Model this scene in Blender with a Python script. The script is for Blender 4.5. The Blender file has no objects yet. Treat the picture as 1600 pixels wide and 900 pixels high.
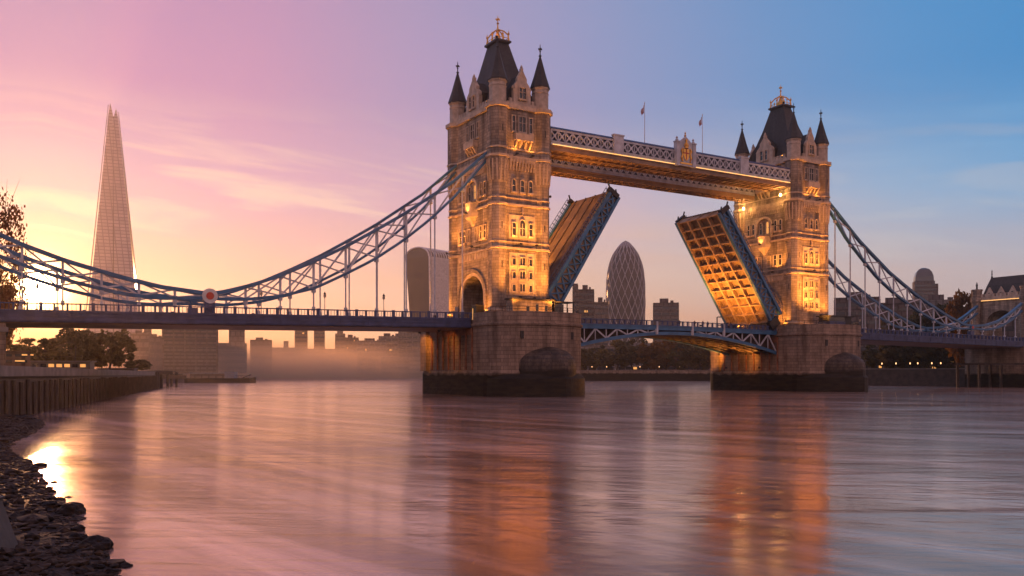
import bpy, bmesh, math, random
import numpy as np
from mathutils import Vector, Matrix, noise as mnoise
R = random.Random(7)
rad = math.radians
sc = bpy.context.scene
COL = sc.collection

# ------------------------------------------------------------------ camera
TH = rad(30.8); CT, ST = math.cos(TH), math.sin(TH)
CU, CV, CZ, F = -87.6, -152.6, 4.3, 1350.0
cam = bpy.data.cameras.new('camera'); co = bpy.data.objects.new('camera', cam); COL.objects.link(co)
co.location = (CU, CV, CZ); co.rotation_euler = (rad(90), 0, -TH)
cam.sensor_width = 36; cam.lens = 36 * F / 1600; cam.shift_y = (583 - 450) / 1600
cam.clip_start = 0.3; cam.clip_end = 12000
sc.camera = co

def lin(r, g, b):
    f = lambda c: (c / 255 / 12.92) if c <= 10 else ((c / 255 + 0.055) / 1.055) ** 2.4
    return (f(r), f(g), f(b), 1)

# ------------------------------------------------------------------ sky + sun
SUN_AZ = TH + rad(-28.7)          # clockwise from +Y
SUN_EL = rad(5.0)
SD = Vector((math.sin(SUN_AZ) * math.cos(SUN_EL), math.cos(SUN_AZ) * math.cos(SUN_EL), math.sin(SUN_EL)))
w = bpy.data.worlds.new('World'); sc.world = w; w.use_nodes = True
nt = w.node_tree; nt.nodes.clear()
def N(t, **k):
    n = nt.nodes.new(t)
    for a, b in k.items(): setattr(n, a, b)
    return n
def Lk(a, b): nt.links.new(a, b)
def mth(op, a, b=None, c=None, clamp=False):
    n = N('ShaderNodeMath', operation=op); n.use_clamp = clamp
    for i, x in enumerate((a, b, c)):
        if x is None: continue
        if isinstance(x, (int, float)): n.inputs[i].default_value = x
        else: Lk(x, n.inputs[i])
    return n.outputs[0]
def mixc(f, a, b, bt='MIX'):
    n = N('ShaderNodeMix', data_type='RGBA', blend_type=bt)
    for i, x in ((0, f), (6, a), (7, b)):
        if isinstance(x, (int, float, tuple)): n.inputs[i].default_value = x
        else: Lk(x, n.inputs[i])
    return n.outputs[2]
tc = N('ShaderNodeTexCoord')
sep = N('ShaderNodeSeparateXYZ'); Lk(tc.outputs['Generated'], sep.inputs[0])
X, Y, Z = sep.outputs
hl = mth('SQRT', mth('ADD', mth('MULTIPLY', X, X), mth('MULTIPLY', Y, Y)))
ca = mth('DIVIDE', mth('ADD', mth('MULTIPLY', X, math.sin(SUN_AZ)), mth('MULTIPLY', Y, math.cos(SUN_AZ))), mth('MAXIMUM', hl, 0.001))
ang = mth('DIVIDE', mth('ARCCOSINE', mth('MAXIMUM', mth('MINIMUM', ca, 0.99999), -0.99999)), math.pi)
POS = [.01, .027, .068, .113, .159, .206, .251, .293, .33, .55, 1.0]
def ramp(cols):
    r = N('ShaderNodeValToRGB'); cr = r.color_ramp
    while len(cr.elements) < len(cols): cr.elements.new(0.5)
    for e, p, c in zip(cr.elements, POS, cols): e.position = p; e.color = lin(*c)
    Lk(ang, r.inputs[0]); return r.outputs[0]
B0 = ramp([(255,165,74),(254,166,82),(250,170,98),(248,178,120),(244,178,126),(238,176,130),(226,164,132),(212,158,138),(198,152,140),(222,172,158),(226,174,160)])
B1 = ramp([(230,200,172),(230,192,168),(228,186,168),(232,192,170),(234,198,174),(230,196,176),(222,196,184),(212,192,188),(200,190,194),(230,184,174),(234,186,176)])
B2 = ramp([(200,178,194),(200,172,194),(206,168,194),(208,172,194),(206,178,196),(196,184,202),(174,186,210),(148,184,218),(120,176,220),(226,184,184),(230,186,186)])
B3 = ramp([(194,152,186),(196,148,186),(192,148,186),(174,152,190),(158,154,194),(134,154,198),(108,152,202),(84,150,206),(66,146,206),(212,174,184),(216,176,184)])
B4 = ramp([(176,148,182),(178,146,184),(174,144,184),(160,148,186),(142,150,190),(118,148,194),(92,144,198),(70,140,200),(54,134,198),(190,150,165),(195,150,165)])
# streaky thin cloud used to bend the bands and lay cream wisps over the warm side
cmb = N('ShaderNodeCombineXYZ'); Lk(mth('MULTIPLY', ang, 9.0), cmb.inputs[0]); Lk(mth('ADD', mth('MULTIPLY', Z, 26.0), mth('MULTIPLY', ang, 9.0)), cmb.inputs[1])
nz = N('ShaderNodeTexNoise'); nz.inputs['Scale'].default_value = 1.0; nz.inputs['Detail'].default_value = 6; nz.inputs['Roughness'].default_value = .55
nz.inputs['Distortion'].default_value = .6
Lk(cmb.outputs[0], nz.inputs[0])
ez = mth('ADD', Z, mth('MULTIPLY', mth('SUBTRACT', nz.outputs[0], 0.5), 0.10))
def step(a, b):
    n = N('ShaderNodeMapRange', interpolation_type='SMOOTHSTEP'); Lk(ez, n.inputs[0]); n.inputs[1].default_value = a; n.inputs[2].default_value = b
    return n.outputs[0]
c = mixc(step(-.01, .10), B0, B1); c = mixc(step(.08, .21), c, B2); c = mixc(step(.17, .31), c, B3); c = mixc(step(.30, .60), c, B4)
wm = N('ShaderNodeMapRange', interpolation_type='SMOOTHSTEP'); Lk(nz.outputs[0], wm.inputs[0]); wm.inputs[1].default_value = .48; wm.inputs[2].default_value = .64
env = mth('MULTIPLY', mth('MULTIPLY', step(.08, .14), mth('SUBTRACT', 1.0, step(.20, .32))), mth('MAXIMUM', mth('SUBTRACT', 1.0, mth('MULTIPLY', ang, 4.0)), .22))
c = mixc(mth('MULTIPLY', mth('MULTIPLY', wm.outputs[0], env), .8), c, lin(255, 228, 196))
# glow of the low sun in the air round it
dp = N('ShaderNodeVectorMath', operation='DOT_PRODUCT'); Lk(tc.outputs['Generated'], dp.inputs[0]); dp.inputs[1].default_value = SD
dpm = mth('MAXIMUM', dp.outputs['Value'], 0.0)
def addc(f, col):
    global c
    v = N('ShaderNodeVectorMath', operation='SCALE'); v.inputs[0].default_value = col; Lk(f, v.inputs['Scale'])
    a = N('ShaderNodeVectorMath', operation='ADD'); Lk(c, a.inputs[0]); Lk(v.outputs[0], a.inputs[1]); c = a.outputs[0]
addc(mth('MULTIPLY', mth('POWER', dpm, 120.0), .34), (1.0, .38, .05))
addc(mth('MULTIPLY', mth('POWER', dpm, 700.0), 1.1), (1.0, .40, .06))
addc(mth('MULTIPLY', mth('POWER', dpm, 4500.0), 16.0), (1.0, .58, .22))
addc(mth('MULTIPLY', mth('POWER', dpm, 16000.0), 80.0), (1.0, .70, .34))
sky = N('ShaderNodeTexSky', sky_type='NISHITA'); sky.sun_disc = False; sky.sun_elevation = SUN_EL; sky.sun_rotation = SUN_AZ
bg1 = N('ShaderNodeBackground'); Lk(sky.outputs[0], bg1.inputs[0]); bg1.inputs[1].default_value = 0.0008
bg2 = N('ShaderNodeBackground'); Lk(c, bg2.inputs[0]); bg2.inputs[1].default_value = 1.0
ad = N('ShaderNodeAddShader'); Lk(bg1.outputs[0], ad.inputs[0]); Lk(bg2.outputs[0], ad.inputs[1])
wo = N('ShaderNodeOutputWorld'); Lk(ad.outputs[0], wo.inputs[0])
sl = bpy.data.lights.new('sun', 'SUN'); sl.energy = 2.7; sl.angle = rad(0.6); sl.color = (1.0, .44, .18)
so = bpy.data.objects.new('sun', sl); COL.objects.link(so); so.rotation_euler = SD.to_track_quat('Z', 'Y').to_euler(); so.location = (0, 400, 300)

vs = sc.view_settings; vs.view_transform = 'Standard'; vs.look = 'None'; vs.exposure = 0.0; vs.gamma = 1.0; vs.use_curve_mapping = False
cy = sc.cycles
cy.max_bounces = 6; cy.diffuse_bounces = 2; cy.glossy_bounces = 3; cy.transmission_bounces = 3; cy.volume_bounces = 0; cy.transparent_max_bounces = 6
cy.caustics_reflective = False; cy.caustics_refractive = False; cy.sample_clamp_indirect = 4; cy.use_denoising = True

# ------------------------------------------------------------------ helpers
def at(px, D):
    "ground point seen at image column px and depth D metres"
    x = (px - 800) / F * D
    return CU + CT * x + ST * D, CV - ST * x + CT * D
def camxy(x, D): return CU + CT * x + ST * D, CV - ST * x + CT * D
def zat(py, D): return CZ + (583 - py) * D / F

def railz(u):
    if u < 0: return 15.75 + (u + 10.6) * .0155
    return 15.9 - (u - 92.9) * .0115

class MB:
    def __init__(s): s.v = []; s.f = []
    def add(s, vs, fs):
        n = len(s.v); s.v += [tuple(p) for p in vs]; s.f += [tuple(i + n for i in q) for q in fs]; return s
    def hexa(s, x0, x1, y0, y1, a0, a1, b0=None, b1=None):
        "box whose bottom/top are a0/a1 at x0 and b0/b1 at x1"
        if b0 is None: b0, b1 = a0, a1
        return s.add([(x0,y0,a0),(x1,y0,b0),(x1,y1,b0),(x0,y1,a0),(x0,y0,a1),(x1,y0,b1),(x1,y1,b1),(x0,y1,a1)],
                     [(0,3,2,1),(4,5,6,7),(0,1,5,4),(1,2,6,5),(2,3,7,6),(3,0,4,7)])
    def box(s, x0, x1, y0, y1, z0, z1): return s.hexa(x0, x1, y0, y1, z0, z1)
    def bar(s, p, q, w, h=None, up=(0, 0, 1)):
        p, q = Vector(p), Vector(q); h = h or w; d = (q - p)
        if d.length < 1e-5: return s
        d.normalize(); u = Vector(up)
        if abs(d.dot(u)) > .98: u = Vector((0, 1, 0))
        a = d.cross(u).normalized() * (w / 2); b = a.cross(d).normalized() * (h / 2)
        return s.add([p-a-b, p+a-b, p+a+b, p-a+b, q-a-b, q+a-b, q+a+b, q-a+b],
                     [(0,3,2,1),(4,5,6,7),(0,1,5,4),(1,2,6,5),(2,3,7,6),(3,0,4,7)])
    def tube(s, pts, rs, n=6):
        pts = [Vector(p) for p in pts]
        if isinstance(rs, (int, float)): rs = [rs] * len(pts)
        base = len(s.v); ref = Vector((.13, .27, .95)).normalized()
        for i, p in enumerate(pts):
            d = (pts[min(i+1, len(pts)-1)] - pts[max(i-1, 0)]).normalized()
            r_ = ref if abs(d.dot(ref)) < .95 else Vector((1, 0, 0))
            a = d.cross(r_).normalized(); b = d.cross(a)
            for k in range(n):
                t = 2 * math.pi * k / n; s.v.append(tuple(p + (a * math.cos(t) + b * math.sin(t)) * rs[i]))
        for i in range(len(pts) - 1):
            for k in range(n):
                s.f.append((base+i*n+k, base+i*n+(k+1)%n, base+(i+1)*n+(k+1)%n, base+(i+1)*n+k))
        s.f.append(tuple(base + k for k in range(n))[::-1]); s.f.append(tuple(base + (len(pts)-1)*n + k for k in range(n)))
        return s
    def lathe(s, prof, n=8, c=(0, 0), ph=None, sx=1, sy=1):
        ph = math.pi / n if ph is None else ph; base = len(s.v)
        for r, z in prof:
            for k in range(n):
                t = ph + 2 * math.pi * k / n; s.v.append((c[0] + r*math.cos(t)*sx, c[1] + r*math.sin(t)*sy, z))
        m = len(prof)
        for i in range(m - 1):
            for k in range(n):
                s.f.append((base+i*n+k, base+i*n+(k+1)%n, base+(i+1)*n+(k+1)%n, base+(i+1)*n+k))
        s.f.append(tuple(base + k for k in range(n))[::-1]); s.f.append(tuple(base + (m-1)*n + k for k in range(n)))
        return s
    def extr(s, poly, vec):
        n = len(poly); vec = Vector(vec); b = [Vector(p) for p in poly]
        s.add(b + [p + vec for p in b], [tuple(range(n))[::-1], tuple(range(n, 2*n))] + [(i, (i+1)%n, n+(i+1)%n, n+i) for i in range(n)])
        return s
    def rings(s, rings, cap=True):
        base = len(s.v); n = len(rings[0])
        for r in rings: s.v += [tuple(p) for p in r]
        for i in range(len(rings) - 1):
            for k in range(n):
                s.f.append((base+i*n+k, base+i*n+(k+1)%n, base+(i+1)*n+(k+1)%n, base+(i+1)*n+k))
        if cap:
            s.f.append(tuple(base + k for k in range(n))[::-1]); s.f.append(tuple(base + (len(rings)-1)*n + k for k in range(n)))
        return s
    def build(s, name, mat, parent=None, smooth=False, recalc=True, loc=None):
        me = bpy.data.meshes.new(name); me.from_pydata(s.v, [], s.f); me.update()
        if recalc:
            bm = bmesh.new(); bm.from_mesh(me); bmesh.ops.recalc_face_normals(bm, faces=bm.faces); bm.to_mesh(me); bm.free()
        if mat: me.materials.append(mat)
        if smooth:
            me.polygons.foreach_set('use_smooth', [True] * len(me.polygons))
        o = bpy.data.objects.new(name, me); COL.objects.link(o)
        if parent: o.parent = parent
        if loc: o.location = loc
        return o

def tag(o, label=None, cat=None, group=None, kind=None):
    if label: o['label'] = label
    if cat: o['category'] = cat
    if group: o['group'] = group
    if kind: o['kind'] = kind
    return o
def split_islands(m, name, mat_, parent, ax=1, mid=0):
    "build the two halves on either side of a plane as separate parts"
    for sgn in (-1, 1):
        q = MB(); keep = {}
        for f in m.f:
            c_ = sum(m.v[i][ax] for i in f) / len(f) - mid
            if (c_ > 0) == (sgn > 0):
                for i in f:
                    if i not in keep: keep[i] = len(q.v); q.v.append(m.v[i])
                q.f.append(tuple(keep[i] for i in f))
        q.build(name, mat_, parent)
def thing(name, label, cat, loc=(0, 0, 0), rz=0, group=None):
    o = bpy.data.objects.new(name, None); COL.objects.link(o); o.location = loc; o.rotation_euler = (0, 0, rz); o.empty_display_size = .5
    return tag(o, label, cat, group)
def copy_tree(o, parent=None):
    c_ = o.copy(); COL.objects.link(c_); c_.parent = parent
    for ch in [k for k in o.children]: copy_tree(ch, c_)
    return c_

# ------------------------------------------------------------------ materials
MATS = {}
def mat(name, col, rough=.7, metal=0, var=.25, vscale=.6, col2=None, bump=0, bscale=4, emit=None, estr=0, spec=.5, detail=5):
    if name in MATS: return MATS[name]
    m = bpy.data.materials.new(name); m.use_nodes = True; t = m.node_tree; p = t.nodes['Principled BSDF']
    p.inputs['Roughness'].default_value = rough; p.inputs['Metallic'].default_value = metal; p.inputs['Specular IOR Level'].default_value = spec
    tcn = t.nodes.new('ShaderNodeTexCoord'); n1 = t.nodes.new('ShaderNodeTexNoise'); n1.inputs['Scale'].default_value = vscale; n1.inputs['Detail'].default_value = detail
    t.links.new(tcn.outputs['Object'], n1.inputs[0])
    r = t.nodes.new('ShaderNodeValToRGB'); r.color_ramp.elements[0].position = .3; r.color_ramp.elements[1].position = .72
    c2 = col2 or tuple(x * (1 + var) for x in col); c1 = col if col2 else tuple(x * (1 - var) for x in col)
    r.color_ramp.elements[0].color = (*c1, 1); r.color_ramp.elements[1].color = (*c2, 1)
    t.links.new(n1.outputs[0], r.inputs[0]); t.links.new(r.outputs[0], p.inputs['Base Color'])
    if bump:
        n2 = t.nodes.new('ShaderNodeTexNoise'); n2.inputs['Scale'].default_value = bscale; n2.inputs['Detail'].default_value = 4
        t.links.new(tcn.outputs['Object'], n2.inputs[0])
        b = t.nodes.new('ShaderNodeBump'); b.inputs['Strength'].default_value = bump; b.inputs['Distance'].default_value = .1
        t.links.new(n2.outputs[0], b.inputs['Height']); t.links.new(b.outputs[0], p.inputs['Normal'])
    if emit:
        p.inputs['Emission Color'].default_value = (*emit, 1); p.inputs['Emission Strength'].default_value = estr
    MATS[name] = m; return m

def stone(name, c1, c2, mortar, bw=1.3, bh=.55, tide=None, stain=.5, rough=.85, bumpd=.06, ms=.03, spec=.3):
    if name in MATS: return MATS[name]
    m = bpy.data.materials.new(name); m.use_nodes = True; t = m.node_tree; p = t.nodes['Principled BSDF']; L = t.links.new
    p.inputs['Roughness'].default_value = rough; p.inputs['Specular IOR Level'].default_value = spec
    tcn = t.nodes.new('ShaderNodeTexCoord'); sp = t.nodes.new('ShaderNodeSeparateXYZ'); L(tcn.outputs['Object'], sp.inputs[0])
    sn = t.nodes.new('ShaderNodeSeparateXYZ'); L(tcn.outputs['Normal'], sn.inputs[0])
    def mm(op, a, b, cl=False):
        n = t.nodes.new('ShaderNodeMath'); n.operation = op; n.use_clamp = cl
        for i, x in enumerate((a, b)):
            if isinstance(x, (int, float)): n.inputs[i].default_value = x
            else: L(x, n.inputs[i])
        return n.outputs[0]
    u = mm('SUBTRACT', mm('MULTIPLY', sp.outputs[1], sn.outputs[0]), mm('MULTIPLY', sp.outputs[0], sn.outputs[1]))
    cb = t.nodes.new('ShaderNodeCombineXYZ'); L(u, cb.inputs[0]); L(sp.outputs[2], cb.inputs[1])
    br = t.nodes.new('ShaderNodeTexBrick'); L(cb.outputs[0], br.inputs[0]); br.inputs['Scale'].default_value = 1
    br.inputs['Brick Width'].default_value = bw; br.inputs['Row Height'].default_value = bh; br.inputs['Mortar Size'].default_value = ms; br.inputs['Bias'].default_value = 0
    br.inputs['Color1'].default_value = (*c1, 1); br.inputs['Color2'].default_value = (*c2, 1); br.inputs['Mortar'].default_value = (*mortar, 1)
    n1 = t.nodes.new('ShaderNodeTexNoise'); n1.inputs['Scale'].default_value = .35; n1.inputs['Detail'].default_value = 8; n1.inputs['Roughness'].default_value = .65
    mp = t.nodes.new('ShaderNodeMapping'); mp.inputs['Scale'].default_value = (1.6, 1.6, .22); L(tcn.outputs['Object'], mp.inputs[0]); L(mp.outputs[0], n1.inputs[0])
    mr = t.nodes.new('ShaderNodeMapRange'); L(n1.outputs[0], mr.inputs[0]); mr.inputs[1].default_value = .32; mr.inputs[2].default_value = .7; mr.inputs[3].default_value = 1 - stain; mr.inputs[4].default_value = 1 + stain * .35
    mx = t.nodes.new('ShaderNodeVectorMath'); mx.operation = 'SCALE'; L(br.outputs[0], mx.inputs[0]); L(mr.outputs[0], mx.inputs['Scale'])
    out = mx.outputs[0]
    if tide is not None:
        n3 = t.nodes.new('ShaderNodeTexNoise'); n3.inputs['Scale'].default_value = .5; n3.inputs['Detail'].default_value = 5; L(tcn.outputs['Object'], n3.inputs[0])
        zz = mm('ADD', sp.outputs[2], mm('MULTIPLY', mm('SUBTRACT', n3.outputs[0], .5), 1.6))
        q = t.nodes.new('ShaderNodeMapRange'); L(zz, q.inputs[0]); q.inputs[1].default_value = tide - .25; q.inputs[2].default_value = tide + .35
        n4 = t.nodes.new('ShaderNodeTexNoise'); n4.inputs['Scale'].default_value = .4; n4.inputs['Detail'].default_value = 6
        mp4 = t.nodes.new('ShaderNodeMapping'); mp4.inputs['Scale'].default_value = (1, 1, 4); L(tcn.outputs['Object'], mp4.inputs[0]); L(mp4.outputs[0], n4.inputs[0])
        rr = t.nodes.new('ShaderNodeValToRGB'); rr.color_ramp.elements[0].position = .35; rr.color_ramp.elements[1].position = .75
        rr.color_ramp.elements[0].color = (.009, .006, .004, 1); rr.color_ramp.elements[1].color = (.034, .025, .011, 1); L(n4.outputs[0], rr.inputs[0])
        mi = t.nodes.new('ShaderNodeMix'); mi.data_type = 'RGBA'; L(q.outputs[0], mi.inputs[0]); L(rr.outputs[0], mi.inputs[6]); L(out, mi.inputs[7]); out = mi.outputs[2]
    L(out, p.inputs['Base Color'])
    n2 = t.nodes.new('ShaderNodeTexNoise'); n2.inputs['Scale'].default_value = 2.5; n2.inputs['Detail'].default_value = 4; L(tcn.outputs['Object'], n2.inputs[0])
    h = mm('ADD', mm('MULTIPLY', br.outputs['Fac'], -1.0), mm('MULTIPLY', n2.outputs[0], .9))
    b = t.nodes.new('ShaderNodeBump'); b.inputs['Strength'].default_value = .8; b.inputs['Distance'].default_value = bumpd
    L(h, b.inputs['Height']); L(b.outputs[0], p.inputs['Normal'])
    MATS[name] = m; return m

STONE = stone('tower_stone', (.52, .41, .31), (.33, .26, .20), (.21, .165, .13), stain=.7)
TRIM = mat('portland_trim', (.52, .41, .31), .8, var=.28, vscale=.9, bump=.5, bscale=3)
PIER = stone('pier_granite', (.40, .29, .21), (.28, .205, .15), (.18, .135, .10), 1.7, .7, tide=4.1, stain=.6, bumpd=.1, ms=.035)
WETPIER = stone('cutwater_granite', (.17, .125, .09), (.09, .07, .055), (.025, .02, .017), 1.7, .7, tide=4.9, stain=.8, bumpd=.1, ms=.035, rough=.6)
PIERP = mat('pier_steel_panel', (.26, .11, .055), .7, var=.5, vscale=.9, bump=.5)
SLATE = stone('roof_slate', (.065, .062, .056), (.045, .043, .04), (.025, .025, .022), .5, .38, stain=.4, rough=.6, bumpd=.03, spec=.4)
LEAD = mat('lead', (.05, .048, .045), .5, .2)
GOLD = mat('gilding', (.75, .42, .10), .35, .85, var=.2)
BLUE = mat('blue_paint', (.045, .15, .28), .45, 0, var=.3, vscale=.5, bump=.15)
BLUED = mat('deep_blue_paint', (.05, .07, .16), .5, 0, var=.35, vscale=.7, bump=.2)
PALE = mat('pale_blue_paint', (.50, .51, .54), .5, 0, var=.25, vscale=.8, bump=.15)
WHITEP = mat('white_paint', (.70, .68, .64), .5, var=.12, vscale=1.2)
RED = mat('red_paint', (.5, .05, .02), .4, var=.2)
RUST = mat('underside_steel', (.10, .07, .05), .65, 0, var=.4, vscale=.8, bump=.3)
ROADW = mat('bascule_roadway', (.16, .115, .075), .75, 0, var=.4, vscale=.5, bump=.4, bscale=6)
ASPH = mat('asphalt', (.05, .05, .05), .85, var=.3, bump=.3)
GLASSW = mat('window_glass', (.020, .022, .026), .12, 0, var=.4, spec=.8)
LITW = mat('lit_window', (.5, .3, .1), .5, emit=(1, .45, .12), estr=.9)
LAMPW = mat('lamp_glow', (.9, .7, .4), .5, emit=(1, .62, .25), estr=14)
STRIPM = mat('lamp_strip_glow', (.9, .7, .4), .5, emit=(1, .50, .13), estr=1.6)
DARKM = mat('dark_metal', (.03, .028, .026), .5, .3)
RAMPM = mat('dark_concrete', (.075, .068, .062), .8, var=.4, vscale=.8, bump=.6, bscale=3)
CONC = mat('concrete', (.22, .19, .165), .85, var=.3, vscale=.5, bump=.5, bscale=3)
def pilemat():
    m = mat('wet_timber', (.045, .030, .020), .6, var=.5, vscale=.7, bump=.8, bscale=2); return m
TIMB = pilemat()
BLDS = [stone('bld_%d' % i, a, tuple(x * .85 for x in a), tuple(x * .5 for x in a), 3.2, 3.4, stain=.25, bumpd=.05, ms=.35)
        for i, a in enumerate([(.24, .20, .17), (.32, .28, .25), (.17, .14, .13), (.20, .13, .10), (.27, .25, .24)])]
MATS_names = ['brown_block_wall', 'pale_block_wall', 'dark_block_wall', 'brick_block_wall', 'grey_block_wall']
for m_, n_ in zip(BLDS, MATS_names): m_.name = n_
BGL = mat('curtain_glass', (.05, .06, .07), .2, .1, var=.4, vscale=.05, spec=.8)

# ------------------------------------------------------------------ water, ground, banks
def water_mat():
    m = bpy.data.materials.new('river_water'); m.use_nodes = True; t = m.node_tree; p = t.nodes['Principled BSDF']; L = t.links.new
    g = t.nodes.new('ShaderNodeNewGeometry')
    def nz(sc_, rot, s, det, rg=.5, dist=0):
        mp = t.nodes.new('ShaderNodeMapping'); mp.vector_type = 'TEXTURE'; mp.inputs['Scale'].default_value = tuple(1 / q for q in sc_); mp.inputs['Rotation'].default_value = (0, 0, rot); L(g.outputs['Position'], mp.inputs[0])
        n = t.nodes.new('ShaderNodeTexNoise'); n.inputs['Scale'].default_value = s; n.inputs['Detail'].default_value = det; n.inputs['Roughness'].default_value = rg; n.inputs['Distortion'].default_value = dist
        L(mp.outputs[0], n.inputs[0]); return n.outputs[0]
    def mm(op, a, b, cl=False):
        n = t.nodes.new('ShaderNodeMath'); n.operation = op; n.use_clamp = cl
        for i, x in enumerate((a, b)):
            if isinstance(x, (int, float)): n.inputs[i].default_value = x
            else: L(x, n.inputs[i])
        return n.outputs[0]
    # the tide sweeps ripples and streaks out roughly along the frame's width
    A = -TH - rad(6)
    chop = nz((.30, 1.0, 1), A, .42, 5, .55, .4)
    fine = nz((.35, 1.0, 1), A - rad(10), 1.5, 3, .5)
    swl = nz((.22, 1.0, 1), A + rad(4), .11, 4, .55, .8)
    h = mm('ADD', mm('ADD', mm('MULTIPLY', chop, .34), mm('MULTIPLY', fine, .10)), mm('MULTIPLY', swl, .8))
    b = t.nodes.new('ShaderNodeBump'); b.inputs['Strength'].default_value = 1; b.inputs['Distance'].default_value = .15
    L(h, b.inputs['Height']); L(b.outputs[0], p.inputs['Normal'])
    r = t.nodes.new('ShaderNodeMapRange'); L(swl, r.inputs[0]); r.inputs[1].default_value = .35; r.inputs[2].default_value = .7; r.inputs[3].default_value = .12; r.inputs[4].default_value = .22
    L(r.outputs[0], p.inputs['Roughness'])
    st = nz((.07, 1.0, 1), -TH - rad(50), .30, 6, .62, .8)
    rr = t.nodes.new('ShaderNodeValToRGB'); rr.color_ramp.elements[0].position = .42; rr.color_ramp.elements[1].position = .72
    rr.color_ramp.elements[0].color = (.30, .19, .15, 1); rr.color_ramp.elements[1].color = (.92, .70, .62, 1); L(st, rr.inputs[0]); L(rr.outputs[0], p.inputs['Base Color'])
    p.inputs['Specular Tint'].default_value = (1, .86, .76, 1); p.inputs['Metallic'].default_value = .55; p.inputs['IOR'].default_value = 2.3; p.inputs['Specular IOR Level'].default_value = 1.0
    return m
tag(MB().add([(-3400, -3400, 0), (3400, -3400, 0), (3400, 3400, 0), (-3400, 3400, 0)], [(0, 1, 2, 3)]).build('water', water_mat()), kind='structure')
tag(MB().add([(-3500, -3500, -1.5), (3500, -3500, -1.5), (3500, 3500, -1.5), (-3500, 3500, -1.5)], [(0, 1, 2, 3)]).build('ground', CONC), kind='structure')
LAND = mat('bank_soil', (.07, .06, .05), .9, var=.4, vscale=.05)
def bank(pts, name, z=4.6):
    P = [(*camxy(x, d), -1.4) for x, d in pts]
    tag(MB().extr(P, (0, 0, z + 1.4)).build(name, LAND), kind='structure')
bank([(-15.5, -60), (-21.2, 0), (-46.8, 78), (-100.2, 242), (-160, 330), (-182, 430), (-240, 700), (-300, 1000), (-1200, 1150), (-2600, 1000), (-2000, -60)], 'south_bank')
bank([(420, 100), (172, 232), (160, 262), (120, 303), (113, 480), (38, 494), (-60, 700), (-130, 900), (-299, 1001), (-1200, 1151), (-1500, 2900), (1800, 2900), (2400, 100)], 'north_bank')

# foreshore: a shelving bank of mud and stones under the near wall
SH = [(0, 0.5), (10, -4), (18.3, -8.4), (21, -10.0), (23.5, -12.0), (26.8, -13.6), (32.8, -17.9), (39.5, -21.8), (47, -27.5), (54, -31.4), (62, -34.5), (70.8, -38.6), (80, -43.9), (95, -53)]
def shore(d):
    for (a, x), (b, y) in zip(SH, SH[1:]):
        if a <= d <= b: return x + (y - x) * (d - a) / (b - a)
    return SH[-1][1]
def wallx(d): return -21.0 - .325 * d
def beach_h(x, d):
    t = (shore(d) + .55 * mnoise.noise((d * .45, 0, 3)) - x)
    h = .17 * t if t < 0 else .085 * t + .05 * min(t, 1)
    return max(-.9, min(h, 1.6)) + .07 * mnoise.noise((x * .9, d * .9, 1)) + .05 * mnoise.noise((x * 2.7, d * 2.7, 5))
bv = []; bf = []; nx = 90; nd = 170
for j in range(nd + 1):
    d = -3 + 93 * (j / nd) ** 1.3
    x1, x0 = shore(max(d, 0)) + 5, wallx(d) - .3
    for i in range(nx + 1):
        x = x1 + (x0 - x1) * i / nx; bv.append((*camxy(x, d), beach_h(x, max(d, 0))))
for j in range(nd):
    for i in range(nx): a = j * (nx + 1) + i; bf.append((a, a + 1, a + nx + 2, a + nx + 1))
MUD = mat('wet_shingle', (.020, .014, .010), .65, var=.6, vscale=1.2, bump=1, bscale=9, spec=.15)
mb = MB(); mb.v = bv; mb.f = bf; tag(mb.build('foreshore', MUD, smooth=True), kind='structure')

bm = bmesh.new(); bmesh.ops.create_icosphere(bm, subdivisions=1, radius=1); ICO1 = (np.array([v.co[:] for v in bm.verts]), [tuple(v.index for v in f.verts) for f in bm.faces]); bm.free()
bm = bmesh.new(); bmesh.ops.create_icosphere(bm, subdivisions=4, radius=1); ICO3 = (np.array([v.co[:] for v in bm.verts]), [tuple(v.index for v in f.verts) for f in bm.faces]); bm.free()
rng = np.random.default_rng(3)
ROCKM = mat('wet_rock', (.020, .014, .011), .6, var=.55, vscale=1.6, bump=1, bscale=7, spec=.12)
allv = []; allf = []; nb = 0; base_f = np.array(ICO1[1])
for k in range(11000):
    d = 12 + 66 * R.random() ** 1.9; xs = shore(d); lim = wallx(d)
    x = xs + .15 - R.random() ** 1.25 * min(14, xs - lim)
    s = .025 + .15 * R.random() ** 4 + d * .0013
    if R.random() < .03: s *= 1.9
    P = ICO1[0] * (1 + rng.normal(0, .16, (len(ICO1[0]), 1))) * np.array([s * R.uniform(.8, 1.7), s * R.uniform(.8, 1.4), s * R.uniform(.35, .8)])
    a = R.random() * 6.28; rot = np.array([[math.cos(a), -math.sin(a), 0], [math.sin(a), math.cos(a), 0], [0, 0, 1]])
    U, V = camxy(x, d); P = P @ rot.T + np.array([U, V, beach_h(x, d) + s * .12]); allv.append(P); allf.append(base_f + nb); nb += len(P)
mb = MB(); mb.v = np.concatenate(allv).tolist(); mb.f = np.concatenate(allf).tolist()
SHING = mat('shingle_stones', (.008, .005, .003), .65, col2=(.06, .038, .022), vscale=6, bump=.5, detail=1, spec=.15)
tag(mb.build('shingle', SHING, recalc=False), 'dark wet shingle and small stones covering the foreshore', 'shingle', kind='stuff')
ORD = ['nearest', 'second', 'third', 'fourth', 'fifth', 'sixth', 'seventh', 'eighth', 'ninth', 'tenth', 'eleventh', 'twelfth', 'thirteenth', 'fourteenth', 'fifteenth', 'sixteenth', 'seventeenth', 'eighteenth', 'nineteenth', 'twentieth']
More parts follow.
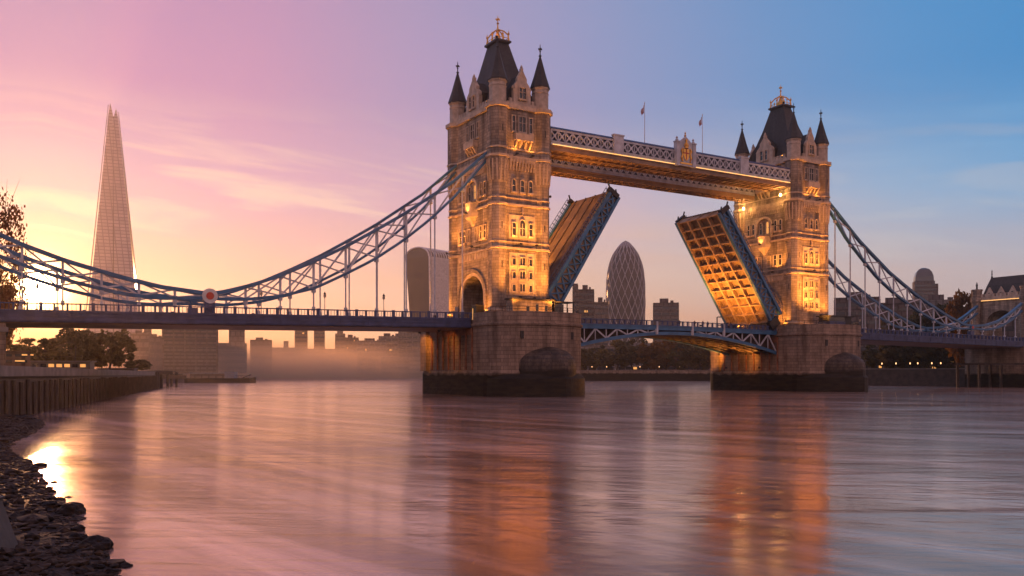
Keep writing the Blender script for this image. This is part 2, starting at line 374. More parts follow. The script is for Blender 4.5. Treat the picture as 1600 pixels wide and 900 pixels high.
BO = sorted([(19.2, 196, 24), (18.6, 172, 22), (18.8, 150, 26), (21.2, 150, 58), (21.8, 120, 34), (23.3, 190, 14), (22.3, 187, 16), (23.6, 122, 26), (26.4, 110, 52), (27.2, 78, 30), (24.5, 70, 30), (25.2, 40, 26), (30.0, 108, 17), (40, 62, 22), (38, 30, 18), (20.3, 105, 30), (18.2, 125, 28), (34, 84, 16)])
for i, (d, px, wpx) in enumerate(BO):
    s = wpx / F * d * .46
    P = ICO3[0].copy(); out = []
    for p in P:
        v = Vector(p); q = 1 + .38 * mnoise.noise(v * 1.1 + Vector((i * 7, 0, 0))) + .16 * mnoise.noise(v * 2.7 + Vector((0, i * 5, 0))) + .07 * mnoise.noise(v * 6)
        out.append((v.x * s * q * R.uniform(.995, 1.005), v.y * s * q * .8, v.z * s * q * .55))
    mb = MB(); mb.v = out; mb.f = ICO3[1]
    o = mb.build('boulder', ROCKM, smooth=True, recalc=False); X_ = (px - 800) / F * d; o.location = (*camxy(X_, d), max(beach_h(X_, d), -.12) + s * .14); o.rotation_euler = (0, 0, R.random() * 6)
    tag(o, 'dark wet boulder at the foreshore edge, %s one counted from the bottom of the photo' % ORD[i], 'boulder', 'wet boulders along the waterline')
# sloping masonry block at the lower left corner
t_ = thing('stone_ramp', 'weathered sloping concrete block cutting into the bottom left corner', 'ramp', (*camxy(-12.4, 17.5), 0), -TH)
mb = MB(); sec = [(-6, 0), (1.55, 0), (1.05, 1.35), (-6, 1.95)]
mb.rings([[(x - y * .20, y, z + .3 * 0) for x, z in sec] for y in (-6, -2, 2.6)])
mb.build('ramp_body', RAMPM, t_)
mb = MB(); mb.rings([[(x - y * .20, y, z) for x, z in [(-6, 1.955), (1.06, 1.355), (1.10, 1.43), (-6, 2.06)]] for y in (-6, -3.1, -3.05, -.2, -.15, 2.7)]); mb.build('coping', RAMPM, t_)

# ------------------------------------------------------------------ stone piers
def pier_poly(k=0.0, nose=6.5, vs_=-13, vn=13):
    a = 10.3 + k; P = []
    for i in range(0, 17):
        t = math.pi + math.pi * i / 16
        cx = a * math.copysign(abs(math.cos(t)) ** .8, math.cos(t)); P.append((cx, vs_ + (nose + k) * math.sin(t)))
    for i in range(0, 17):
        t = math.pi * i / 16
        cx = a * math.copysign(abs(math.cos(t)) ** .8, math.cos(t)); P.append((cx, vn + (nose - 2.5 + k) * math.sin(t)))
    return P
def make_pier():
    t = thing('stone_pier', 'granite river pier carrying the nearer, taller looking tower, rounded nose towards the camera', 'bridge pier', (0, 0, 0), 0, 'granite piers of the bridge')
    m = MB(); rr = []
    for k, z in ((.25, -1.4), (.25, 4.2), (0, 4.9), (0, 13.0)): rr.append([(x, y, z) for x, y in pier_poly(k)])
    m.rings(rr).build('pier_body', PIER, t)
    m = MB(); m.rings([[(x, y, z) for x, y in pier_poly(k)] for k, z in ((.02, 12.98), (.38, 13.15), (.38, 13.5), (.05, 13.62), (.05, 14.38))]).build('cornice', PIER, t)
    # parapet ring, open where the roads come in
    m = MB()
    for P in (pier_poly(.05), ):
        n = len(P)
        for i in range(n):
            (x0, y0), (x1, y1) = P[i], P[(i + 1) % n]
            if abs(y0) < 30 and (y0 + y1) / 2 > -12.9 and (y0 + y1) / 2 < 12.9: continue
            d = Vector((x1 - x0, y1 - y0, 0)); nn = Vector((d.y, -d.x, 0)).normalized() * .45
            a, b = Vector((x0, y0, 14.383)), Vector((x1, y1, 14.383)); z = Vector((0, 0, 1.25))
            m.add([a, b, b - nn, a - nn, a + z, b + z, b - nn + z, a - nn + z], [(0,3,2,1),(4,5,6,7),(0,1,5,4),(1,2,6,5),(2,3,7,6),(3,0,4,7)])
    for s in (-1, 1):
        for (v0, v1) in ((-13, -8.6), (8.6, 13)):
            m.box(s * 9.9 if s < 0 else 9.9 - 0, s * 9.9 + s * .45 if s > 0 else s * 9.9 - .45, v0, v1, 14.383, 15.63) if s > 0 else m.box(-10.35, -9.9, v0, v1, 14.383, 15.63)
    split_islands(m, 'parapet', PIER, t)
    # cutwater with its domed head
    m = MB()
    def ogive(s, z, n=22, hw=7.4, dl=11.2, ex=1.55):
        P = []
        for i in range(n + 1):
            q = -1 + 2 * i / n
            P.append((hw * s * math.sin(q * math.pi / 2) , -13 - dl * s * (1 - abs(q) ** ex), z))
        P.append((hw * s, -11.5, z)); P.insert(0, (-hw * s, -11.5, z)); return P
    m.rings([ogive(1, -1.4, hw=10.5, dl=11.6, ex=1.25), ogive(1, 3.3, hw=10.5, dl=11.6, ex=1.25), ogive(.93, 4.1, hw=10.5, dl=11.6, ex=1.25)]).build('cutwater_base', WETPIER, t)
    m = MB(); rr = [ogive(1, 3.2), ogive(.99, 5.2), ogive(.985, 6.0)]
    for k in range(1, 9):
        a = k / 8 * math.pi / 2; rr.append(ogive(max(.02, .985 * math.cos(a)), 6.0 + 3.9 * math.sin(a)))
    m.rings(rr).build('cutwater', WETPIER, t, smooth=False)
    # steel panels and pilasters under the side span
    for s in (-1, 1):
        m = MB(); x = s * 10.34
        for k in range(8):
            v = -8.6 + k * 2.5
            m.box(min(x, x + s * .28), max(x, x + s * .28), v, v + .28, 4.9, 12.9)
        m.box(min(x, x + s * .14), max(x, x + s * .14), -8.6, 10.2, 11.6, 12.9)
        m.build('side_panel', PIERP, t)
        m = MB(); x = s * 10.3
        m.box(min(x, x + s * .9), max(x, x + s * .9), 10.4, 13.2, 4.7, 12.97); m.build('pilaster', PIER, t)
    for px_ in (-5.6, 5.2):
        y = -13 - 6.5 * math.sqrt(max(0, 1 - (abs(px_) / 10.3) ** 2.5))
        m = MB(); m.box(px_ - .35, px_ + .35, y - .06, y + .5, 10.6, 12.0); m.build('drain_opening', DARKM, t)
    return t
pier1 = make_pier()
pier2 = copy_tree(pier1); pier2.location.x = 82.3; pier2['label'] = 'granite river pier carrying the farther tower on the right'

# ------------------------------------------------------------------ towers
def P3(face, a, o, z):
    if face == 'S': return (a, -9.4 - o, z)
    if face == 'N': return (-a, 9.4 + o, z)
    if face == 'W': return (-5.7 - o, -a, z)
    return (5.7 + o, a, z)
def fbox(m, face, a0, a1, o0, o1, z0, z1):
    p, q = P3(face, a0, o0, z0), P3(face, a1, o1, z1)
    m.box(min(p[0], q[0]), max(p[0], q[0]), min(p[1], q[1]), max(p[1], q[1]), z0, z1)
def arc_pts(w, h, n=8, pointed=True):
    "half outline heights of an arched head: list of (a, dz)"
    out = []
    for i in range(n + 1):
        t = math.pi * i / n; out.append((-w * math.cos(t), h * math.sin(t) ** (.8 if pointed else 1)))
    return out
def window(parent, face, a, z0, w_, h, mull=0, arch=False, lit=False, base=0.0, sur=.17):
    "stone surround, dark pane set back in it, mullions"
    m = MB(); o1 = base + .26
    fbox(m, face, a - w_/2 - sur, a - w_/2, base - .05, o1, z0 - sur, z0 + h + (0 if arch else sur))
    fbox(m, face, a + w_/2, a + w_/2 + sur, base - .05, o1, z0 - sur, z0 + h + (0 if arch else sur))
    fbox(m, face, a - w_/2 - sur - .08, a + w_/2 + sur + .08, base - .05, o1 + .10, z0 - sur - .16, z0)
    if arch:
        inner = arc_pts(w_/2, w_ * .55); outer = arc_pts(w_/2 + sur, w_ * .55 + sur)
        poly = [P3(face, a + x, base - .05, z0 + h + y) for x, y in outer] + [P3(face, a + x, base - .05, z0 + h + y) for x, y in inner[::-1]]
        d = Vector(P3(face, 0, 1, 0)) - Vector(P3(face, 0, 0, 0)); m.extr(poly, d * (.31))
    else: fbox(m, face, a - w_/2, a + w_/2, base - .05, o1, z0 + h, z0 + h + sur)
    win = m.build('window', TRIM, parent)
    m = MB()
    if arch:
        poly = [P3(face, a + x, base + .02, z0 + h + y) for x, y in arc_pts(w_/2, w_ * .55)] + [P3(face, a + w_/2, base + .02, z0), P3(face, a - w_/2, base + .02, z0)]
        d = Vector(P3(face, 0, 1, 0)) - Vector(P3(face, 0, 0, 0)); m.extr(poly, d * .03)
    else: fbox(m, face, a - w_/2, a + w_/2, base + .02, base + .05, z0, z0 + h)
    m.build('pane', LITW if lit else GLASSW, win)
    if mull or h > 1.8:
        m = MB()
        for k in range(mull):
            x = a - w_/2 + w_ * (k + 1) / (mull + 1); fbox(m, face, x - .06, x + .06, base + .03, base + .2, z0 + .01, z0 + h - .01)
        if h > 1.8: fbox(m, face, a - w_/2 + .01, a + w_/2 - .01, base + .03, base + .17, z0 + h * .58, z0 + h * .58 + .1)
        m.build('mullion', TRIM, win)
    return win

TCX, TCY = 4.85, 8.4
def make_tower():
    t = thing('bridge_tower', 'stone gothic tower with four pointed turrets on the nearer pier, left of the raised bascules', 'bridge tower', (0, 0, 0), 0, 'gothic towers of the bridge')
    z0 = 14.39
    poly = [(-9.4, z0), (-4.5, z0), (-4.5, 19.3)] + [(-4.5 * math.cos(math.pi * i / 16), 19.3 + 4.3 * math.sin(math.pi * i / 16)) for i in range(1, 16)] + [(4.5, 19.3), (4.5, z0), (9.4, z0), (9.4, 56.0), (-9.4, 56.0)]
    MB().extr([(-5.7, y, z) for y, z in poly], (11.4, 0, 0)).build('wall', STONE, t)
    # corner turrets
    for sx in (-1, 1):
        for sy in (-1, 1):
            c_ = (sx * TCX, sy * TCY)
            prof = [(2.2, z0), (2.2, 16.0), (2.05, 16.3), (1.82, 16.6), (1.82, 40.6), (1.9, 41.2), (2.0, 42.2), (2.14, 43.6), (2.2, 45.0), (2.2, 45.6), (2.1, 45.7), (2.1, 55.2)]
            tr = MB().lathe(prof, 8, c_).build('turret', STONE, t)
            MB().lathe([(1.66, 55.9), (1.66, 59.3), (1.78, 59.5), (1.66, 59.7), (1.66, 60.1), (1.86, 60.3), (1.86, 60.6)], 8, c_).build('turret_cap', TRIM, tr)
            sp = MB().lathe([(2.02, 60.55), (2.02, 60.75), (1.25, 63.1), (.62, 65.4), (.16, 67.0)], 8, c_).build('spire', SLATE, tr)
            f = MB().lathe([(.14, 66.9), (.34, 67.15), (.12, 67.35), (.10, 67.9), (.22, 68.0), (.10, 68.15), (.08, 69.2), (.02, 69.5)], 6, c_)
            f.box(c_[0] - .42, c_[0] + .42, c_[1] - .09, c_[1] + .09, 68.35, 68.6); f.box(c_[0] - .09, c_[0] + .09, c_[1] - .42, c_[1] + .42, 68.34, 68.61)
            f.build('finial', LEAD, sp)
            # narrow slits that ring the flared head
            m = MB()
            for k in range(8):
                a = math.pi / 4 * k; n_ = Vector((math.cos(a), math.sin(a), 0)); q = Vector((-n_.y, n_.x, 0))
                if sx * n_.x < -.1 and sy * n_.y < -.1: continue
                for off in (-.42, .42):
                    p = Vector((c_[0], c_[1], 0)) + q * off
                    m.bar(p + n_ * 1.80 + Vector((0, 0, 41.2)), p + n_ * 2.10 + Vector((0, 0, 45.2)), .26, .18, up=n_)
            m.build('turret_rib', TRIM, tr)
            if sy < 0 or sx < 0:
                # arrow slits
                m = MB()
                for zz in (24.5, 32.0, 50.5):
                    r_ = 1.82 if zz < 45 else 2.1
                    for a in ((-math.pi/2, math.pi) if sx < 0 else (-math.pi/2,)):
                        n_ = Vector((math.cos(a), math.sin(a), 0)); p = Vector((c_[0], c_[1], zz)) + n_ * (r_ * .924 - .1)
                        m.bar(p, p + Vector((0, 0, 1.3)), .22, .24, up=n_)
                m.build('slit', DARKM, tr)
    # string courses
    for z, h, o in ((16.2, .35, .25), (28.2, .4, .28), (30.0 - .5, .22, .15), (36.6, .4, .28), (38.2 - .25, .22, .16), (45.7, .5, .35), (47.4, .3, .22), (55.3, .75, .5)):
        m = MB()
        for f, a in (('S', 4.2), ('N', 4.2), ('W', 7.6), ('E', 7.6)):
            if z < 23 and f in 'WE':
                fbox(m, f, -a, -4.75, -.1, o, z, z + h); fbox(m, f, 4.75, a, -.1, o, z, z + h)
            else: fbox(m, f, -a, a, -.1, o, z, z + h)
        r0 = (1.82 if z < 41 else 2.1) + (.4 if z < 16.5 else 0)
        for sx in (-1, 1):
            for sy in (-1, 1): m.lathe([(r0 - .1, z - .12), (r0 + o * .9, z + .03), (r0 + o * .9, z + h - .03), (r0 - .1, z + h + .08)], 8, (sx * TCX, sy * TCY))
        m.build('string_course', TRIM, t)
    # corbel table under the upper stage
    for f, a in (('S', 2.7), ('W', 6.2), ('E', 6.2), ('N', 2.7)):
        m = MB(); n = int(a * 2 / .62)
        for k in range(n + 1):
            x = -a + 2 * a * k / n; fbox(m, f, x - .14, x + .14, -.05, .42, 44.3, 45.66); fbox(m, f, x - .11, x + .11, -.05, .22, 43.5, 44.3)
        fbox(m, f, -a - .2, a + .2, -.05, .28, 45.1, 45.68); m.build('corbel_table', TRIM, t)
    for f in ('S', 'W', 'E', 'N'):
        half = 2.75 if f in 'SN' else 6.2
        full = f in 'SW'
        # top stage: triple window over a balcony
        ws = ((-1.95, .62, 0), (0, 1.5, 1), (1.95, .62, 0))
        if f in 'SW' or f == 'E':
            for a, ww, mu in ws: window(t, f, a * (1 if f == 'S' else 1.15), 51.1, ww, 2.9, mu, arch=False)
            m = MB(); b = 2.0; fbox(m, f, -b, b, 0, 1.15, 49.2, 49.5)
            fbox(m, f, -b, b, 1.0, 1.15, 49.5, 50.5); fbox(m, f, -b, -b + .15, 0, 1.0, 49.5, 50.5); fbox(m, f, b - .15, b, 0, 1.0, 49.5, 50.5)
            for k in range(4):
                x = -b + .4 + k * (2 * b - .8) / 3
                d = Vector(P3(f, 0, 1, 0)) - Vector(P3(f, 0, 0, 0))
                p = [Vector(P3(f, x - .16, -.02, 49.2)), Vector(P3(f, x - .16, 1.0, 49.2)), Vector(P3(f, x - .16, .9, 48.8)), Vector(P3(f, x - .16, .45, 48.2)), Vector(P3(f, x - .16, .1, 47.75)), Vector(P3(f, x - .16, -.02, 47.75))]
                m.extr(p, Vector(P3(f, .32, 0, 0)) - Vector(P3(f, 0, 0, 0)))
            m.build('balcony', TRIM, t)
        if full:
            if f == 'S':
                for a in (-1.9, 0, 1.9): window(t, f, a, 39.4, .75, 1.9, 0, arch=True)
                m = MB(); fbox(m, f, -2.95, 2.95, -.05, .10, 30.25, 34.9); m.build('window_panel', TRIM, t)
                for a in (-1.9, 0, 1.9): window(t, f, a, 30.9, .78 if a else 1.2, 2.4, 1 if not a else 0, arch=(a == 0), base=.1)
                m = MB(); fbox(m, f, -.12, .12, .1, .4, 34.9, 36.3); fbox(m, f, -.35, .35, .1, .38, 35.3, 35.5); m.build('carved_finial', TRIM, t)
                m = MB(); fbox(m, f, -2.9, 2.9, -.05, .08, 19.3, 27.6)
                for a in (-2.95, -.95, .95, 2.85): fbox(m, f, a, a + .14, .06, .22, 19.3, 27.6)
                m.build('window_panel', TRIM, t)
                for a in (-1.9, 0, 1.9):
                    for z in (25.2, 22.6, 20.1): window(t, f, a, z, .7 if a else 1.15, 1.25 if a else 1.45, 0 if a else 1, base=.08, lit=False, sur=.14)
            else:
                # middle stage: tall recess with an oriel, lit from within
                for a in (-5.2, -3.6, 3.6, 5.2): window(t, f, a, 39.2, .7, 2.2, 0, arch=True)
                m = MB(); outer = arc_pts(2.7, 2.6, 14, False); inner = arc_pts(2.2, 2.1, 14, False)
                ring = [(x, 40.6 + y) for x, y in outer] + [(2.7, 38.3), (2.2, 38.3)] + [(x, 40.6 + y) for x, y in inner[::-1]] + [(-2.2, 38.3), (-2.7, 38.3)]
                m.extr([P3(f, x, -.02, z) for x, z in ring], Vector(P3(f, 0, .55, 0)) - Vector(P3(f, 0, 0, 0))); m.build('arch_surround', TRIM, t)
                window(t, f, -1.1, 38.9, .8, 2.4, 0, arch=True, lit=False); window(t, f, 1.1, 38.9, .8, 2.4, 0, arch=True, lit=True)
                m = MB(); prof = [(-1.9, 0), (-1.2, 1.2), (1.2, 1.2), (1.9, 0)]
                def orl(s, z): return [P3(f, a * s, max(o * s, 0) , z) for a, o in prof]
                m.rings([orl(.15, 33.6), orl(.55, 34.6), orl(.95, 35.3), orl(1.0, 35.5), orl(1.0, 38.0), orl(1.06, 38.1), orl(1.06, 38.3)]); m.build('oriel', TRIM, t)
                for a in (-5.1, -3.5, -1.5, 1.5, 3.5, 5.1): window(t, f, a, 30.7, .85, 2.5, 1 if abs(a) < 2 else 0, arch=False, base=0)
                m = MB(); fbox(m, f, -6.2, 6.2, -.05, .12, 26.9, 28.15)
                for k in range(12): x = -6.2 + k * 1.1; fbox(m, f, x, x + .16, .1, .24, 26.9, 28.1)
                m.build('panelled_band', TRIM, t)
                for (r_, o_) in ((6.0, .5), (5.35, .32)):
                    m = MB(); o2 = arc_pts(r_, r_ - .3, 18, False); i2 = arc_pts(r_ - .62, r_ - .92, 18, False)
                    ring = [(x, 19.3 + y) for x, y in o2] + [(r_, z0 + .02), (r_ - .62, z0 + .02)] + [(x, 19.3 + y) for x, y in i2[::-1]] + [(-(r_ - .62), z0 + .02), (-r_, z0 + .02)]
                    m.extr([P3(f, x, -.02, z) for x, z in ring], Vector(P3(f, 0, o_, 0)) - Vector(P3(f, 0, 0, 0))); m.build('gate_arch', STONE if o_ > .4 else TRIM, t)
        if f == 'E':
            for a in (-4.5, -1.5, 1.5, 4.5): window(t, f, a, 30.7, .85, 2.5)
        # battlemented parapet and stepped gable
        gw = 1.95 if f in 'SN' else 2.7
        m = MB(); x = -half
        fbox(m, f, -half - .6, half + .6, -.45, .05, 56.0, 56.75)
        while x < half:
            if abs(x + .3) > gw: fbox(m, f, x, x + .6, -.42, .02, 56.75, 57.45)
            x += 1.0
        m.build('parapet', TRIM, t)
        g = [(-gw, 56.02), (-gw, 59.3), (-gw + .25, 59.35), (-gw + .25, 60.1), (-gw * .55, 60.9), (-gw * .55, 61.5), (-.25, 62.9), (-.25, 63.5), (.25, 63.5), (.25, 62.9), (gw * .55, 61.5), (gw * .55, 60.9), (gw - .25, 60.1), (gw - .25, 59.35), (gw, 59.3), (gw, 56.02)]
        gb = MB().extr([P3(f, a, .12, z) for a, z in g], Vector(P3(f, 0, -.75, 0)) - Vector(P3(f, 0, 0, 0))).build('gable', TRIM, t)
        if f in 'SW' or f == 'E':
            if f == 'S': window(gb, f, 0, 57.5, 1.5, 2.1, 1, base=.12)
            else: window(gb, f, -.75, 57.3, .8, 2.3, 0, base=.12); window(gb, f, .75, 57.3, .8, 2.3, 0, base=.12)
        for a in (-gw, gw, 0):
            m = MB(); zz = 59.3 if a else 63.45; p = Vector(P3(f, a, -.2, 0)); m.lathe([(.24, zz), (.24, zz + .25), (.3, zz + .3), (.02, zz + .8)], 4, (p.x, p.y)); m.build('pinnacle', TRIM, gb)
        m = MB(); rg = [P3(f, -gw + .3, -.6, 56.6), P3(f, -gw + .3, -.6, 60.0), P3(f, 0, -.6, 62.6), P3(f, gw - .3, -.6, 60.0), P3(f, gw - .3, -.6, 56.6)]
        dpt = 3.2 if f in 'SN' else 2.4
        m.extr(rg, Vector(P3(f, 0, -dpt, 0)) - Vector(P3(f, 0, 0, 0))); m.build('dormer_roof', SLATE, gb)
    # main roof, swept sides, flat top
    m = MB(); prof = [(4.9, 8.7, 56.05), (4.6, 8.2, 57.2), (3.75, 6.7, 59.7), (2.95, 5.2, 62.6), (2.3, 3.9, 65.6), (1.75, 2.85, 68.6), (1.35, 2.1, 70.8)]
    rf = m.rings([[(-a, -b, z), (a, -b, z), (a, b, z), (-a, b, z)] for a, b, z in prof]).build('roof', SLATE, t)
    m = MB(); m.rings([[(-a, -b, z), (a, -b, z), (a, b, z), (-a, b, z)] for a, b, z in ((1.3, 2.05, 70.75), (1.75, 2.5, 71.1), (1.75, 2.5, 71.45), (1.45, 2.2, 71.5))]).build('roof_platform', LEAD, rf)
    m = MB()
    for sx in (-1, 1):
        for sy in (-1, 0, 1):
            m.lathe([(.16, 71.5), (.22, 71.9), (.10, 72.1), (.10, 72.7), (.26, 72.95), (.10, 73.2), (.02, 73.7)], 6, (sx * 1.35, sy * 2.05))
            m.tube([(sx * 1.35, sy * 2.05, 71.6), (sx * 1.3, sy * 1.9, 72.8), (sx * .8, sy * 1.1, 73.7), (0, 0, 74.3)], [.14, .16, .14, .12], 6)
    for sx in (-1, 1): m.bar((sx * 1.35, -2.05, 72.1), (sx * 1.35, 2.05, 72.1), .1)
    for sy in (-1, 1): m.bar((-1.35, sy * 2.05, 72.1), (1.35, sy * 2.05, 72.1), .1); m.lathe([(.14, 71.5), (.10, 72.6), (.2, 72.8), (.02, 73.2)], 6, (0, sy * 2.05))
    m.lathe([(.9, 71.5), (.8, 72.2), (.5, 72.8), (.22, 73.8), (.42, 74.1), (.18, 74.4), (.12, 75.3), (.3, 75.5), (.1, 75.7), (.07, 76.9), (.02, 77.1)], 8, (0, 0))
    m.box(-.5, .5, -.08, .08, 76.2, 76.42); m.box(-.08, .08, -.5, .5, 76.19, 76.43)
    m.build('gilded_crown', GOLD, rf)
    return t
tower1 = make_tower()
tower2 = copy_tree(tower1); tower2.location.x = 82.3; tower2['label'] = 'farther stone gothic tower with pointed turrets, right of the raised bascules'

# ------------------------------------------------------------------ floodlights
def spot(loc, tgt, e, ang=80, col=(1, .34, .045), size=.25, blend=.8):
    e = e * 2.9
    l = bpy.data.lights.new('floodlight_lamp', 'SPOT'); l.energy = e; l.color = col; l.spot_size = rad(ang); l.spot_blend = blend; l.shadow_soft_size = size
    o = bpy.data.objects.new('floodlight_lamp', l); COL.objects.link(o); o.location = (0, 0, .35)
    o.rotation_euler = (Vector(tgt) - Vector(loc)).to_track_quat('-Z', 'Y').to_euler()
    return o
FL = []
def flood(loc, tgt, e, label, ang=80, **k):
    t = thing('floodlight', label, 'floodlight', loc, 0, 'floodlights washing the bridge')
    d = (Vector(tgt) - Vector(loc)).normalized()
    MB().bar(Vector((0, 0, .3)) - d * .22, Vector((0, 0, .3)) + d * .05, .5, .36).build('housing', DARKM, t)
    MB().box(-.05, .05, -.3, .3, 0, .3).build('bracket', DARKM, t)
    if 20 < loc[2] < 50:
        for ox_ in (0, 82.3):
            if abs(loc[0] - ox_) < 11:
                if abs(loc[1]) < 9.4 and abs(loc[0] - ox_) > 5.7:
                    g_ = 1 if loc[0] > ox_ else -1; MB().bar((0, 0, .12), (ox_ + g_ * 5.65 - loc[0], 0, .12), .12).build('arm', DARKM, t)
                elif abs(loc[1]) > 9.4: MB().bar((0, 0, .12), (0, -9.35 - loc[1], .12), .12).build('arm', DARKM, t)
    s = spot(loc, tgt, e, ang, **k); s.parent = t; s.location = Vector((0, 0, .3)) + d * .14
    FL.append(t)
for nm, ox, k in (('nearer', 0, 1.0), ('farther', 82.3, 1.1)):
    for j, (u, e) in enumerate(((-2.5, 450), (.6, 700), (3.7, 1100))):
        if ox: u = (-.6, 1.4, 3.7)[j]
        flood((ox + u, -12.9, 18.4 if ox == 0 else 17.95), (ox + u * .9, -9.4, 27), e * k, 'floodlight on the cabin roof under the %s tower, %s of three' % (nm, ('leftmost', 'middle', 'rightmost')[j]), 130)
    for j, (u, e) in enumerate(((-3.4, 260), (.2, 300), (3.2, 260)) if ox == 0 else ((-3.0, 300),)):
        flood((ox + u, -16.2, 14.42), (ox + u, -13.6 if ox == 0 else -10, 16.6), e, 'ground floodlight in front of the cabin of the %s tower, %s' % (nm, ('left', 'middle', 'right')[j]), 120)
    for j, u in enumerate((-5.5, 5.5) if ox == 0 else (-5.8, -2.6)):
        flood((ox + u, -17.2 + .3 * j, 14.42), (ox + u * .4, -9.4, 33 if j else 36), 8500 * k, 'large floodlight on the nose of the pier aimed up the %s tower, %s' % (nm, ('left', 'right')[j]), 75)
    for j, v in enumerate((-7.0, 7.0)):
        flood((ox - 17.5, v, railz(-17) - 1.0), (ox - 5.7, v * .3, 33), 5200 * k, 'large floodlight beside the roadway aimed at the road face of the %s tower, %s' % (nm, ('near side', 'far side')[j]), 70) if ox == 0 else None
    for j, v in enumerate((-7.6, 7.6)):
        flood((ox - 9.0, v, 14.45), (ox - 5.8, v * .8, 22), 900 * k, 'ground floodlight beside the road arch of the %s tower, %s' % (nm, ('near side', 'far side')[j]), 100)
    for j, u in enumerate((-1.8, 1.8)):
        flood((ox + u, -10.6, 46.25), (ox + u, -9.2, 52), 200 * k, 'small floodlight on the upper ledge of the %s tower, %s of its river face' % (nm, ('left', 'right')[j]), 120)
        flood((ox + u, -12.0, 28.7), (ox + u, -9.4, 38), 1100 * k, 'bracket floodlight above the lower windows of the %s tower, %s of its river face' % (nm, ('left', 'right')[j]), 110)
    for j, v in enumerate((-5.4, 5.4)):
        flood((ox - 8.9, v, 28.5), (ox - 5.7, v * .75, 38), 1700 * k, 'bracket floodlight on the road face of the %s tower, %s' % (nm, ('nearer the camera', 'far side')[j]), 110)
    flood((ox - 7.4, 0, 36.0), (ox - 5.9, 0, 41), 220 * k, 'floodlight on the oriel of the %s tower' % nm, 130)
    flood((ox - 8.6, 9.5, 14.5), (ox - 5.2, 9.4, 30), 1800 * k, 'floodlight at the foot of the far turret of the %s tower' % nm, 70)
    flood((ox - 1.55, -2.3, 71.5), (ox, 0, 74.2), 60, 'tiny floodlight for the gilded crown of the %s tower' % nm, 120)
    flood((ox - 5.5, -5.6, 56.75), (ox - 3.2, -4.6, 62), 60, 'small floodlight behind the parapet of the %s tower' % nm, 120)
    flood((ox - 14.2, -2.0, 12.2 if ox == 0 else 8.75), (ox - 10.6, 1.0, 6.5), 420 * k, 'floodlight under the deck lighting the steel panels of the %s pier' % nm, 120)
    flood((ox - 14.0, 7.4, 12.2 if ox == 0 else 8.75), (ox - 10.8, 12.2, 8), 1500 * k, 'floodlight under the deck lighting the far pilaster of the %s pier' % nm, 80)

